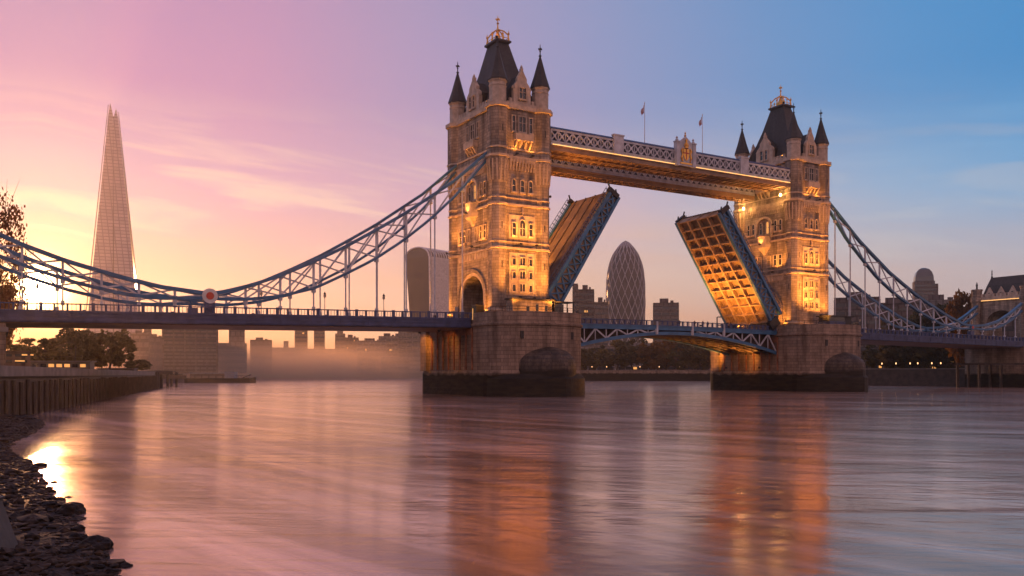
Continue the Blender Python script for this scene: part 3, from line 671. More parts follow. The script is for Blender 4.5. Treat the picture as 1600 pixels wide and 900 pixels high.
# ------------------------------------------------------------------ high level walkways
def make_walkway(v0, v1, out, label, crest):
    t = thing('high_walkway', label, 'walkway', (7.0, 0, 0), 0, 'high level walkways between the towers')
    L_ = 68.6; vo = v0 if out < 0 else v1
    m = MB(); m.extr([(0, v0 - .15, 53.05), (0, v1 + .15, 53.05), (0, v1 - .3, 53.5), (0, (v0 + v1) / 2, 53.85), (0, v0 + .3, 53.5)], (L_, 0, 0)); m.build('roof', BLUED, t)
    m = MB(); m.box(0, L_, v0 + .35, v1 - .35, 50.2, 53.04); m.build('enclosure', mat('walkway_cladding', (.10, .12, .16), .5), t)
    m = MB(); m.box(0, L_, v0, v1, 49.15, 49.55); m.box(0, L_, v0 - .25, v1 + .25, 49.56, 49.75)
    for k in range(36):
        x = .5 + k * 1.93; m.box(x, x + .25, v0 + .1, v1 - .1, 48.85, 49.14)
    for v in (v0 + .06, (v0 + v1) / 2, v1 - .3): m.box(0, L_, v, v + .26, 48.78, 49.145)
    m.build('floor_girder', mat('walkway_floor', (.30, .20, .13), .6, var=.3), t)
    for v, s in ((v0, -1), (v1, 1)):
        m = MB(); a, b = (v - .06, v + .22) if s < 0 else (v - .22, v + .06)
        m.box(0, L_, a, b, 49.8, 50.35); m.box(0, L_, a - .1, b + .1, 50.36, 50.6); m.box(0, L_, a, b, 52.6, 53.0)
        pit = 1.72; n = int(L_ / pit); p = L_ / n; vv = (a + b) / 2 + s * .05
        for k in range(n):
            x = k * p
            m.bar((x, vv, 50.6), (x + p, vv, 52.62), .2, .26); m.bar((x + p, vv, 50.6), (x, vv, 52.62), .2, .25)
            m.box(x - .08, x + .08, vv - .1, vv + .1, 50.6, 52.6)
            m.lathe([(.02, 0), (.02, 0)], 3, (0, 0)) if False else None
            m.bar((x + p / 2 - .3, vv + s * .06, 51.6), (x + p / 2 + .3, vv + s * .06, 51.6), .2, .6)
        m.build('lattice_screen', PALE, t)
    m = MB(); so_ = v0 - .30 if out < 0 else v1 + .18
    m.box(.3, L_ - .3, so_, so_ + .12, 49.78, 49.9); m.build('lamp_strip', STRIPM, t)
    for x in (L_ * .25 - .5, L_ * .78 - .5):
        m = MB(); m.box(x - 1.25, x + 1.25, vo - .5 if out < 0 else vo - .3, vo + .3 if out < 0 else vo + .5, 49.9, 53.7); m.box(x - 1.4, x + 1.4, vo - .6 if out < 0 else vo - .3, vo + .3 if out < 0 else vo + .6, 53.7, 54.0); m.build('pedestal', PALE, t)
    if crest:
        x = L_ / 2 + .6; y = vo - .75
        cr = MB().box(x - 1.9, x + 1.9, y, y + .8, 49.6, 54.4).build('crest', PALE, t)
        m = MB()
        for s in (-1, 1):
            m.box(x + s * 2.35 - .45, x + s * 2.35 + .45, y - .15, y + .85, 49.5, 54.6); m.box(x + s * 2.35 - .55, x + s * 2.35 + .55, y - .25, y + .9, 54.6, 54.85)
            m.lathe([(.3, 54.85), (.4, 55.1), (.15, 55.4), (.3, 55.6), (.05, 55.95)], 8, (x + s * 2.35, y + .35))
        m.extr([(x - 1.9, y + .05, 54.4), (x - 1.2, y + .05, 55.2), (x, y + .05, 56.1), (x + 1.2, y + .05, 55.2), (x + 1.9, y + .05, 54.4)], (0, .6, 0))
        m.build('crest_pillar', PALE, cr)
        m = MB()
        m.extr([(x - .85, y - .14, 53.3), (x + .85, y - .14, 53.3), (x + .85, y - .14, 51.9), (x + .5, y - .14, 51.1), (x, y - .14, 50.7), (x - .5, y - .14, 51.1), (x - .85, y - .14, 51.9)], (0, .13, 0))
        for s in (-1, 1):
            m.tube([(x + s * 1.05, y - .12, 50.5), (x + s * 1.35, y - .16, 51.3), (x + s * 1.15, y - .16, 52.1), (x + s * 1.35, y - .16, 52.9), (x + s * 1.0, y - .15, 53.5)], [.22, .26, .18, .24, .1])
            m.tube([(x + s * .2, y - .12, 53.5), (x + s * .6, y - .14, 54.0), (x + s * .3, y - .14, 54.6)], .12)
        m.lathe([(.5, 53.4), (.35, 53.8), (.45, 54.2), (.2, 54.7), (.25, 55.2), (.05, 55.6)], 8, (x, y - .1))
        m.lathe([(.16, 56.05), (.3, 56.3), (.08, 56.6), (.2, 56.8), (.02, 57.2)], 8, (x, y + .3)); m.box(x - 1.7, x + 1.7, y - .1, y - .004, 49.95, 50.3)
        m.build('gilded_arms', GOLD, cr)
        m = MB(); m.box(x - .12, x + .12, y - .17, y - .142, 50.95, 53.28); m.box(x - .83, x + .83, y - .171, y - .1425, 52.25, 52.5); m.build('shield_cross', RED, cr)
    return t
wk1 = make_walkway(-9, -2.5, -1, 'nearer high walkway with pale lattice, gilded crest and flagpoles', True)
wk2 = make_walkway(2.4, 6.2, 1, 'farther high walkway seen beneath and behind the nearer one', False); wk2.location.z = -1.1
for i, (u, s) in enumerate(((33.2, 1), (50.0, -1))):
    t = thing('flagpole', ('taller looking flagpole left of the gilded crest, flag hanging limp', 'flagpole right of the gilded crest, flag hanging limp')[i], 'flagpole', (u, -6.2, 53.6), 0, 'flagpoles on the walkway roof')
    MB().tube([(0, 0, 0), (0, 0, 9.2)], [.09, .05], 6).build('pole', WHITEP, t); MB().lathe([(.05, 9.2), (.14, 9.35), (.02, 9.5)], 6).build('finial', GOLD, t)
    m = MB(); vv = []
    for k in range(9):
        for j in range(7):
            a = k / 8; b = j / 6; vv.append((-.05 - a * .95 + .12 * math.sin(b * 5 + a * 3) * a, .18 * math.sin(a * 9 + b * 2), 9.0 - b * 1.5 - a * 1.3))
    m.add(vv, [(k * 7 + j, k * 7 + j + 1, (k + 1) * 7 + j + 1, (k + 1) * 7 + j) for k in range(8) for j in range(6)])
    m.build('flag', mat('flag_cloth', (.55, .5, .5), .8, col2=(.35, .02, .03), vscale=1.1), t, smooth=True, recalc=False)
# walkway lamps at the tower ends and soffit lights
for nm, u, v, z in (('inner face of the farther tower, upper', 75.0, -6.5, 47.4), ('inner face of the farther tower, lower left', 75.0, 5.5, 46.0)):
    t = thing('wall_lamp', 'bright warm lamp on the ' + nm, 'lamp', (u, v, z), 0, 'bright lamps under the walkway ends')
    MB().lathe([(.12, -.35), (.24, -.3), (.28, 0), (.2, .25), (.05, .35)], 8).build('glass', LAMPW, t); MB().box(0, .6, -.06, .06, -.05, .05).build('bracket', DARKM, t)
    l = bpy.data.lights.new('wall_lamp_light', 'POINT'); l.energy = 900; l.color = (1, .5, .14); l.shadow_soft_size = .3; lo = bpy.data.objects.new('wall_lamp_light', l); COL.objects.link(lo); lo.parent = t; lo.location = (-.6, 0, 0)
for u in (9.5, 24, 41, 58, 72):
    for v, z in ((-5.7, 0),):
        flood((u, -10.6 + 0, 45.9 if False else 47.3), (u + 1.5, -5.5, 49.2), 170 if 20 < u < 65 else 420, 'small floodlight slung below the nearer walkway, number %d counted from the left tower' % (1 + [9.5, 24, 41, 58, 72].index(u)), 140) if False else None
for i, (u, e) in enumerate(((9.2, 900), (73.4, 1000))):
    for j, v in enumerate((-5.5, 5.5)):
        flood((u, v, 40.0), (u + (16 if i == 0 else -16), v, 49.1), e, 'bracket floodlight on the inner side of the %s tower aimed along the %s walkway underside' % (('nearer', 'farther')[i], ('near', 'far')[j]), 100)

# ------------------------------------------------------------------ suspension chains
def interp(P, x):
    P = sorted(P)
    if x <= P[0][0]: return P[0][1]
    for (a, y), (b, z) in zip(P, P[1:]):
        if a <= x <= b: return y + (z - y) * (x - a) / (b - a)
    return P[-1][1]
LT = [(-5.99, 47.2), (-13.46, 40.6), (-23.67, 33.4), (-29.63, 29.7), (-35.0, 26.5), (-40.55, 23.6), (-46.2, 20.9), (-51.3, 18.9), (-55.7, 17.6), (-58.0, 17.15)]
LB = [(-5.99, 46.0), (-13.05, 38.0), (-18.45, 32.9), (-24.05, 28.4), (-29.63, 24.6), (-35.37, 21.5), (-40.38, 19.0), (-46.2, 17.35), (-51.66, 16.55), (-55.7, 16.4), (-58.0, 16.5)]
AT = [(-58.0, 17.15), (-65.4, 17.9), (-71.5, 19.2), (-78.6, 21.1), (-84.6, 23.2), (-90, 25.6), (-95, 28.2)]
AB = [(-58.0, 16.5), (-65.9, 16.1), (-71.2, 16.6), (-77.6, 18.0), (-83.7, 19.9), (-90, 22.3), (-95, 24.6)]
RT = [(92.99 - 4.7, 49.5), (92.99, 46.2), (103.6, 38.3), (115.8, 30.9), (127.6, 25.3), (140.4, 20.6), (148, 18.4), (152.5, 17.8)]
RB = [(92.99 - 4.7, 48.5), (92.99, 44.2), (98.6, 38.4), (104.6, 33.8), (110.5, 29.4), (117.7, 25.5), (127.6, 21.3), (138.3, 17.9), (147, 16.9), (152.5, 17.2)]
RAT = [(152.5, 17.8), (160, 18.3), (166.4, 19.6), (173, 22.4), (181, 26.6)]
RAB = [(152.5, 17.2), (160, 16.9), (166.4, 17.8), (173, 20.2), (181, 24.4)]
def make_chain(v, main, land, label, bay=5.6, sgn=1, rr_=1.22):
    t = thing('suspension_chain', label, 'suspension chain', (0, v, 0), 0, 'blue and white suspension chains')
    for (T_, B_, first) in ((main[0], main[1], True), (land[0], land[1], False)):
        us = sorted(p[0] for p in T_); u0, u1 = us[0], us[-1]; n = max(2, round((u1 - u0) / bay)); X_ = [u0 + (u1 - u0) * k / n for k in range(n + 1)]
        dense = [u0 + (u1 - u0) * k / (n * 3) for k in range(n * 3 + 1)]
        for nm, P, w_ in (('upper_chord', T_, .62), ('lower_chord', B_, .5)):
            m = MB(); pts = [(x, 0, interp(P, x)) for x in dense]
            m.rings([[(x, -.42, z - w_/2), (x, .42, z - w_/2), (x, .42, z + w_/2), (x, -.42, z + w_/2)] for x, _, z in pts])
            m.build(nm, BLUE, t)
        for k in range(n + 1):
            x = X_[k]; a, b = interp(T_, x), interp(B_, x)
            if 0 < k < n and a - b > .9: MB().bar((x, 0, b + .2), (x, 0, a - .2), .34, .34).build('post', PALE, t)
            if 0 < k < n or (first and k == 0 and sgn < 0):
                if b - railz(x) > .3: 
                    h = MB().bar((x, 0, b - .2), (x, 0, railz(x) - 1.3), .2, .2); h.box(x - .3, x + .3, -.35, .35, b - .75, b - .15); h.box(x - .25, x + .25, -.25, .25, railz(x) - .2, railz(x) + .45); h.build('hanger', PALE, t)
            if k < n:
                y = X_[k + 1]; c2, d2 = interp(T_, y), interp(B_, y)
                if (a - b) + (c2 - d2) > 2.0:
                    m = MB(); m.bar((x, -.12, b + .1), (y, -.12, c2 - .1), .2, .26); m.bar((x, .12, a - .1), (y, .12, d2 + .1), .2, .24); m.build('diagonal_brace', PALE, t)
    ju, jz = main[0][-1] if sgn > 0 else main[0][-1]; jz = 16.8 if ju < 0 else 17.4
    prof = []
    def disc(r, y0, y1, n=28): 
        m = MB(); m.rings([[(ju + r * math.cos(2*math.pi*k/n), y, jz + r * math.sin(2*math.pi*k/n)) for k in range(n)] for y in (y0, y1)]); return m
    b = disc(rr_, -.62, .62).build('link_roundel', WHITEP if rr_ > 1 else BLUE, t); disc(rr_ * .5, -.72, .72, 20).build('roundel_boss', RED if rr_ > .8 else BLUE, b)
    m = MB(); m.box(ju - .8, ju + .8, -.55, .55, railz(ju) - 1.3, jz - 1.0); m.build('pedestal', BLUED, t)
    return t
make_chain(-7, (LT, LB), (AT, AB), 'suspension chain on the near side of the left span, with a white roundel')
make_chain(7, (LT, LB), (AT, AB), 'suspension chain on the far side of the left span, seen behind the near one', rr_=.6)
make_chain(-7, (RT, RB), (RAT, RAB), 'suspension chain on the near side of the right span, sweeping down from the farther tower', rr_=.85)
make_chain(7, (RT, RB), (RAT, RAB), 'suspension chain on the far side of the right span, seen behind the near one', rr_=.6)

# ------------------------------------------------------------------ side span decks
def deck(u0, u1, label, posts=1.75, fz=1.35):
    t = thing('bridge_deck', label, 'bridge deck', (0, 0, 0), 0, 'side spans of the road deck')
    a, b = railz(u0), railz(u1)
    def sl(m, y0, y1, d0, d1): return m.hexa(u0, u1, y0, y1, a - d1, a - d0, b - d1, b - d0)
    sl(MB(), -7.7, 7.7, 1.30, 2.0).build('roadway', ASPH, t)
    for s in (-1, 1):
        y0, y1 = (-8.35, -7.75) if s < 0 else (7.75, 8.35); o = s * 8.05
        m = MB(); sl(m, y0 + .1, y1 - .1, 1.28, 2.85); sl(m, y0 - .1, y1 + .1, 1.22, 1.42); sl(m, y0 - .1, y1 + .1, 2.5, 2.68); sl(m, y0 - .04, y1 + .04, 1.9, 2.0)
        n = int((u1 - u0) / 5.2)
        for k in range(n):
            x = u0 + (k + .5) * 5.2; z = railz(x); m.box(x - .12, x + .12, y0 + .0, y1 - .0, z - 2.5, z - 1.42)
        m.build('fascia_girder', BLUED, t)
        m = MB(); sl(m, o - .16, o + .16, 0, .17); sl(m, o - .18, o + .18, 1.05, 1.25)
        n = round((u1 - u0) / posts); p = (u1 - u0) / n
        for k in range(n):
            x0 = u0 + k * p
            for j in range(1, 3):
                x = x0 + p * j / 3; z = railz(x)
                m.box(x - .035, x + .035, o - .03, o + .03, z - 1.06, z - .16)
        m.build('parapet_rail', BLUED if s < 0 else PALE, t)
        m = MB()
        for k in range(n + 1):
            x = u0 + k * p; z = railz(x); big = k % 4 == 0; w_ = .22 if big else .13
            m.box(x - w_, x + w_, o - .24, o + .24, z - 1.24, z + (.12 if big else .02))
        m.build('parapet_posts', BLUED, t)['kind'] = 'stuff'
    m = MB()
    n = int((u1 - u0) / 2.6)
    for k in range(n):
        x = u0 + (k + .5) * (u1 - u0) / n; z = railz(x); m.box(x - .15, x + .15, -7.7, 7.7, z - 2.75, z - 2.0)
    for y in (-4, 0, 4): sl(m, y - .2, y + .2, 2.02, 2.9)
    m.build('floor_beam', RUST, t)
    sl(MB(), -7.9, 7.9, 2.9, 3.0).build('soffit', mat('soffit_plate', (.17, .09, .06), .6, var=.4), t)
    # pavement kerbs
    for s in (-1, 1):
        m = MB(); y0, y1 = (-7.7, -5.2) if s < 0 else (5.2, 7.7); m.hexa(u0, u1, y0, y1, a - 1.296, a - 1.17, b - 1.296, b - 1.17); m.build('pavement', CONC, t)
    return t
deck(-96, -10.6, 'long left road deck with dark blue parapet, left of the nearer tower')
deck(92.9, 190, 'right road deck with dark blue parapet, running from the farther tower to the right edge')

# ------------------------------------------------------------------ arched middle span under the bascules
def arch_span():
    t = thing('arched_span', 'blue arched girder span with parapet between the two piers, below the raised bascules', 'bridge span', (10.3, 0, 0))
    L_ = 61.7; zr = lambda x: 15.45 + .25 * math.sin(math.pi * x / L_)
    def zc(x): q = abs(x / L_ - .5) * 2; return 13.15 - 4.0 * q ** 1.9
    ns = 24; xs = [L_ * k / ns for k in range(ns + 1)]
    def strip(m, y0, y1, f0, f1): m.rings([[(x, y0, f0(x)), (x, y1, f0(x)), (x, y1, f1(x)), (x, y0, f1(x))] for x in xs])
    m = MB(); strip(m, -7.6, 7.6, lambda x: zr(x) - 1.75, lambda x: zr(x) - 1.25); m.build('roadway', ASPH, t)
    for s in (-1, 1):
        y = s * 7.9
        m = MB(); strip(m, y - .25, y + .25, lambda x: zr(x) - 2.05, lambda x: zr(x) - 1.2); strip(m, y - .36, y + .36, lambda x: zr(x) - 1.3, lambda x: zr(x) - 1.12); m.build('fascia_girder', BLUE, t)
        m = MB(); strip(m, y - .32, y + .32, lambda x: zc(x) - .45, lambda x: zc(x) + .25); m.build('arch_rib', BLUE, t)
        m = MB(); n = 22; p = L_ / n
        for k in range(n):
            x, x2 = k * p, (k + 1) * p
            if zr(x) - 2.05 - zc(x) > .75 or zr(x2) - 2.05 - zc(x2) > .75:
                if k % 2 == 0: m.bar((x, y, zc(x) + .1), (x2, y, zr(x2) - 2.0), .26, .3)
                else: m.bar((x, y, zr(x) - 2.0), (x2, y, zc(x2) + .1), .26, .3)
                m.bar((x, y + .03, zc(x) + .1), (x, y + .03, zr(x) - 2.0), .18, .2)
        split_islands(m, 'spandrel_lattice', PALE, t, 0, L_ / 2)
        m = MB(); strip(m, y - .13, y + .13, lambda x: zr(x) - .15, zr); strip(m, y - .15, y + .15, lambda x: zr(x) - 1.11, lambda x: zr(x) - .98)
        n = 42; p = L_ / n
        for k in range(n):
            x = k * p
            for j in range(1, 3): q = x + p * j / 3; m.box(q - .03, q + .03, y - .03, y + .03, zr(q) - 1.0, zr(q) - .13)
        m.build('parapet_rail', BLUED, t)
        m = MB()
        for k in range(n + 1): x = min(k * p, L_ - .12); m.box(x - .11, x + .11, y - .19, y + .19, zr(x) - 1.12, zr(x) + .03)
        m.build('parapet_posts', BLUED, t)['kind'] = 'stuff'
        for x in (L_ * .40, L_ * .565, L_ * .72):
            m = MB(); m.box(x - .2, x + .2, y + s * .38 - .12, y + s * .38 + .12, zr(x) - 3.0, zr(x) - .2); m.box(x - .45, x - .3, y + s * .36 - .1, y + s * .36 + .1, zr(x) - 3.0, zr(x) - 1.8); m.build('pilaster', PALE, t)
    for i, y in enumerate((-5.2, -2.6, 0, 2.6, 5.2)):
        m = MB(); strip(m, y - .18, y + .18, lambda x: zc(x) - .42, lambda x: zr(x) - 1.76); m.build('inner_rib', RUST, t)
    m = MB()
    for k in range(1, 24):
        x = k * L_ / 24; m.box(x - .12, x + .12, -7.6, 7.6, zc(x) - .3, zc(x) + .15)
    m.build('cross_girder', RUST, t)
    m = MB(); strip(m, -7.55, 7.55, lambda x: zc(x) + .2, lambda x: zc(x) + .26); m.build('soffit', MATS['soffit_plate'], t)
arch_span()
for i, (u, v, tu, e) in enumerate(((60, 2.0, 68, 2200), (66, 9.5, 55, 1500), (18, 6.0, 26, 500))):
    flood((u, v, 1.0 if False else 6.0), (tu, 0 if v < 9 else 2, 12), e, 'floodlight under the arched middle span, %s' % ('by the farther pier', 'behind the farther pier corner', 'by the nearer pier')[i], 120) if False else None
for i, (u, v, tu, tv, tz, e) in enumerate(((71.4, -3, 60, -2, 13, 6000), (71.4, 8, 52, 6, 13.5, 6500), (11.4, 4, 22, 2, 13, 500))):
    flood((u, v, 5.4), (tu, tv, tz), e, 'floodlight shining up under the arched middle span, %s' % ('near side of the farther pier', 'far side of the farther pier', 'on the nearer pier')[i], 80)

# ------------------------------------------------------------------ raised bascule leaves
def bascule(loc, ang, rz, label):
    t = thing('bascule_leaf', label, 'bascule', loc, rz, 'raised bascule leaves'); t.rotation_euler = (0, -ang, rz)
    L_ = 29.6; W_ = 7.25
    dep = lambda s: 3.9 - 1.3 * s / L_
    m = MB(); m.rings([[(s, -W_ + .3, dep(s) - .35), (s, W_ - .3, dep(s) - .35), (s, W_ - .3, dep(s)), (s, -W_ + .3, dep(s))] for s in (1.6, L_ * .5, L_)]); m.build('roadway', ROADW, t)
    for y in (-5.1, 5.1, -1.7, 1.7):
        m = MB(); m.rings([[(s, y - .12, dep(s) + .01), (s, y + .12, dep(s) + .01), (s, y + .12, dep(s) + .16), (s, y - .12, dep(s) + .16)] for s in (1.8, L_)]); m.build('road_joint', RUST, t)
    for sd in (-1, 1):
        y = sd * W_
        m = MB()
        for z0_, z1_, w_ in ((lambda s: 0, lambda s: .55, .35), (lambda s: dep(s) - .3, lambda s: dep(s) + .35, .4)):
            m.rings([[(s, y - w_, z0_(s)), (s, y + w_, z0_(s)), (s, y + w_, z1_(s)), (s, y - w_, z1_(s))] for s in (0, L_)])
        tr = m.build('side_girder', BLUE, t)
        n = 12; m = MB()
        for k in range(n):
            a, b = L_ * k / n, L_ * (k + 1) / n
            m.bar((a, y, .5), (b, y, dep(b) - .3), .2, .34); m.bar((a, y + .03, dep(a) - .3), (b, y + .03, .5), .2, .3); m.bar((b - .1, y - .02, .5), (b - .1, y - .02, dep(b) - .3), .26, .36)
        m.build('girder_lattice', BLUE, tr)
        m = MB()
        for k in range(26):
            s = 1.2 + k * 1.12; m.bar((s, y - sd * .1, dep(s) + .3), (s, y - sd * .1, dep(s) + 1.35), .12, .16)
        for h in (.8, 1.35): m.bar((1.2, y - sd * .1, dep(1.2) + h), (L_, y - sd * .1, dep(L_) + h), .09, .09)
        m.build('leaf_railing', BLUED, t)
        m = MB(); m.box(-1.6, .6, y - .55, y + .55, -.9, 2.2); m.build('pivot_block', DARKM, t)
        m = MB(); m.box(L_ - .6, L_ + .35, y - .5, y + .5, .6, dep(L_) + .8); m.bar((L_ + .2, y, dep(L_) + .6), (L_ + .9, y, dep(L_) + 1.5), .25); m.bar((L_ + .2, y - .3, 1.4), (L_ + .8, y - .3, 2.0), .22); m.build('nose_bolt', DARKM, t)
    m = MB(); m.box(.3, L_ - .2, -6.9, 6.9, 1.0, 1.08); m.build('buckle_plate', mat('buckle_plate_steel', (.30, .20, .12), .6, var=.4, vscale=.9, bump=.4), t)
    for y in (-6.7, -3.35, 0, 3.35, 6.7):
        m = MB(); m.rings([[(s, y - .2, 0), (s, y + .2, 0), (s, y + .2, dep(s) - .36), (s, y - .2, dep(s) - .36)] for s in (0, L_)]); m.build('long_girder', mat('bascule_girder', (.42, .29, .18), .6, var=.35, vscale=.6, bump=.3), t)
    for k in range(13):
        s = .2 + (L_ - .5) * k / 12
        m = MB(); m.box(s - .13, s + .13, -6.6, 6.6, .1, dep(s) - .37); m.build('cross_girder', MATS['bascule_girder'], t)
    m = MB()
    for k in range(11):
        s0 = .2 + (L_ - .5) * k / 12; s1 = .2 + (L_ - .5) * (k + 1) / 12
        for (ya, yb) in ((-6.5, -3.5), (-3.2, -.2), (.2, 3.2), (3.5, 6.5)): m.bar((s0, ya, .75), (s1, yb, .75), .12, .12)
    m.build('wind_bracing', MATS['bascule_girder'], t)
    return t
bascule((9.0, -.65, 16.2), rad(57.2), 0, 'raised left bascule leaf showing its lit roadway, leaning out from the nearer tower')
bascule((70.2, -.65, 16.2), rad(55.2), math.pi, 'raised right bascule leaf showing its gridded girder underside, leaning out from the farther tower')
flood((59.5, -4.5, 15.7), (66, -1, 25), 5500, 'floodlight on the middle span lighting the girder underside of the right bascule, near side', 120)
flood((59.5, 4.5, 15.7), (60, 3, 31), 6500, 'floodlight on the middle span lighting the girder underside of the right bascule, far side', 120)
flood((6.9, 1.0, 26.5), (16, 2.5, 33), 2800, 'bracket floodlight on the nearer tower lighting the raised roadway', 120)
flood((6.9, 4.0, 36.5), (19, 3.5, 38), 2800, 'upper bracket floodlight on the nearer tower lighting the raised roadway', 120)
flood((12.6, -8.9, 14.45), (16, -8.4, 24), 700, 'floodlight at the foot of the left bascule girder', 100)

# ------------------------------------------------------------------ lodges and things on the piers
def rect_thing_windows(t, pts, y, lit):
    for (x0, x1, z0, z1) in pts:
        f = MB().box(x0 - .08, x1 + .08, y - .06, y + .02, z0 - .08, z1 + .08).build('window', TRIM, t); MB().box(x0, x1, y - .09, y - .062, z0, z1).build('pane', LITW if lit else GLASSW, f)
t = thing('control_cabin', 'low stone control cabin with dark flat roof at the foot of the nearer tower', 'cabin', (0, 0, 0))
MB().box(-4.6, 4.2, -13.6, -11.2, 14.39, 18.2).build('wall', STONE, t)
r_ = MB().box(-4.9, 4.6, -13.95, -11.0, 18.2, 18.45).build('roof', DARKM, t)
rect_thing_windows(t, [(-1.6, -.9, 15.6, 17.0), (.5, 1.1, 15.0, 17.4), (2.6, 3.2, 15.0, 17.2)], -13.6, False)
t = thing('canopy_shelter', 'dark open shelter with flat canopy and blue base right of the nearer tower', 'shelter', (0, 0, 0))
MB().box(4.7, 9.6, -13.6, -11.0, 18.0, 18.22).build('canopy', DARKM, t)
for x, y in ((4.9, -13.4), (9.4, -13.4), (9.4, -11.2), (4.9, -11.2)): MB().bar((x, y, 14.39), (x, y, 18.0), .16).build('post', DARKM, t)
MB().box(5.1, 7.3, -13.2, -11.3, 14.39, 15.7).build('base_panel', BLUE, t)
MB().box(5.15, 7.25, -13.15, -11.35, 15.7, 17.7).build('glazing', GLASSW, t)
t = thing('control_cabin', 'low dark control cabin with curved roof at the foot of the farther tower', 'cabin', (82.3, 0, 0))
MB().box(-1.0, 4.8, -15.6, -12.4, 14.39, 16.6).build('wall', BLUED, t); MB().box(-1.3, 7.6, -15.9, -12.1, 17.7, 18.0).build('roof', DARKM, t)
MB().box(-.9, 4.7, -15.5, -12.5, 16.6, 17.7).build('glazing', GLASSW, t); MB().box(5.0, 7.4, -15.3, -12.5, 14.39, 17.7).build('annexe', DARKM, t)
t = thing('open_shelter', 'small open framed shelter standing at the left corner of the farther pier', 'shelter', (72.4, 9.6, 14.4))
for x in (0, 2.6):
    for y in (0, 2.6): MB().bar((x, y, 0), (x, y, 4.4), .2).build('post', DARKM, t)
m = MB(); 
for z in (2.3, 4.4): m.bar((0, 0, z), (2.6, 0, z), .18); m.bar((0, 2.6, z), (2.6, 2.6, z), .18); m.bar((0, 0, z), (0, 2.6, z), .18); m.bar((2.6, 0, z), (2.6, 2.6, z), .18)
m.build('rail', DARKM, t)
for nm, ox in (('nearer', 0), ('farther', 82.3)):
    t = thing('railing', 'thin railing along the nose of the %s pier' % nm, 'railing', (ox, 0, 0), 0, 'railings on the pier tops')
    P = [p for p in pier_poly(-.5) if p[1] < -13.5]
    m = MB(); m.tube([(x, y, 15.6 + .9) for x, y in P], .04, 5)
    m.tube([(x, y, 15.6 + .45) for x, y in P], .03, 5); m.build('rail', DARKM, t)
    m = MB()
    for x, y in P: m.bar((x, y, 14.4), (x, y, 16.5), .07)
    m.build('posts', DARKM, t)
t = thing('barrier_gate', 'blue road gate standing open inside the arch of the nearer tower', 'gate', (-7.0, 4.6, 14.42))
MB().box(-.08, .08, -.8, .8, .1, 3.4).build('panel', BLUED, t); MB().bar((0, -.85, 0), (0, -.85, 3.6), .16).build('post', DARKM, t)
t = thing('kiosk', 'dark kiosk in the road arch of the nearer tower beside a lit sign', 'kiosk', (-6.9, -4.4, 14.42))
MB().box(-.9, .9, -.8, .8, 0, 2.9).build('body', DARKM, t); MB().box(-1.1, 1.1, -1.0, 1.0, 2.9, 3.1).build('roof', LEAD, t); MB().box(-.95, -.905, .45, .7, .3, 2.5).build('lit_panel', LITW, t)

# street lamps on the decks
def lamp_post():
    t = thing('street_lamp', 'x', 'street lamp', (0, 0, 0), 0, 'lamp posts on the bridge deck')
    MB().lathe([(.16, 0), (.16, .6), (.07, .8), (.05, 4.3), (.09, 4.4)], 8).build('post', BLUED, t)
    MB().lathe([(.08, 4.4), (.24, 4.6), (.28, 5.0), (.1, 5.15)], 6).build('lantern', mat('lantern_glass', (.5, .4, .3), .3), t); MB().lathe([(.3, 5.15), (.12, 5.4), (.02, 5.6)], 6).build('cap', DARKM, t)
    return t
lp = lamp_post()
spots = [(-22, 'left'), (-34, 'left'), (-46, 'left'), (-70, 'left'), (-82, 'left'), (104, 'right'), (122, 'right'), (140, 'right'), (160, 'right')]
cn = {'left': 0, 'right': 0}
for i, (u, sd) in enumerate(spots):
    o = lp if i == 0 else copy_tree(lp); o.location = (u, 6.9, railz(u) - 1.17); cn[sd] += 1
    o['label'] = 'small blue lamp post on the %s deck, %s one counted from its tower' % (sd, ['first', 'second', 'third', 'fourth', 'fifth'][cn[sd] - 1])

# people looking over the middle span's parapet
def person(i, u, v, z, h, label, colr, face):
    me = bpy.data.meshes.new('person')
    J = [((0, 0, .52), .12), ((0, 0, .62), .13), ((0, 0, .76), .14), ((0, 0, .83), .06), ((0, 0, .88), .07), ((0, 0, .95), .07),
         ((-.11, 0, .80), .055), ((-.14, -.03, .66), .045), ((-.12, -.14, .60), .035), ((-.11, -.19, .60), .03), ((.11, 0, .80), .055), ((.14, -.03, .66), .045), ((.12, -.14, .60), .035), ((.11, -.19, .60), .03),
         ((-.06, 0, .48), .08), ((-.07, 0, .27), .055), ((-.07, 0, .04), .04), ((-.07, -.08, .02), .035), ((.06, 0, .48), .08), ((.07, 0, .27), .055), ((.07, 0, .04), .04), ((.07, -.08, .02), .035)]
    E_ = [(0, 1), (1, 2), (2, 3), (3, 4), (4, 5), (2, 6), (6, 7), (7, 8), (8, 9), (2, 10), (10, 11), (11, 12), (12, 13), (0, 14), (14, 15), (15, 16), (16, 17), (0, 18), (18, 19), (19, 20), (20, 21)]
    me.from_pydata([tuple(c * h for c in p) for p, _ in J], E_, []); o = bpy.data.objects.new('person', me); COL.objects.link(o)
    sm = o.modifiers.new('skin', 'SKIN'); 
    for k, (_, r_) in enumerate(J): me.skin_vertices[0].data[k].radius = (r_ * h * .75, r_ * h * .75) if False else (r_ * h, r_ * h * .8)
    me.skin_vertices[0].data[0].use_root = True
    o.modifiers.new('sub', 'SUBSURF').levels = 1; me.materials.append(colr); o.location = (u, v, z); o.rotation_euler = (0, 0, face)
    tag(o, label, 'person', 'people on the middle span')
CLO = [mat('dark_coat', (.03, .03, .04), .9), mat('brown_coat', (.10, .06, .04), .9), mat('red_coat', (.18, .04, .03), .9)]
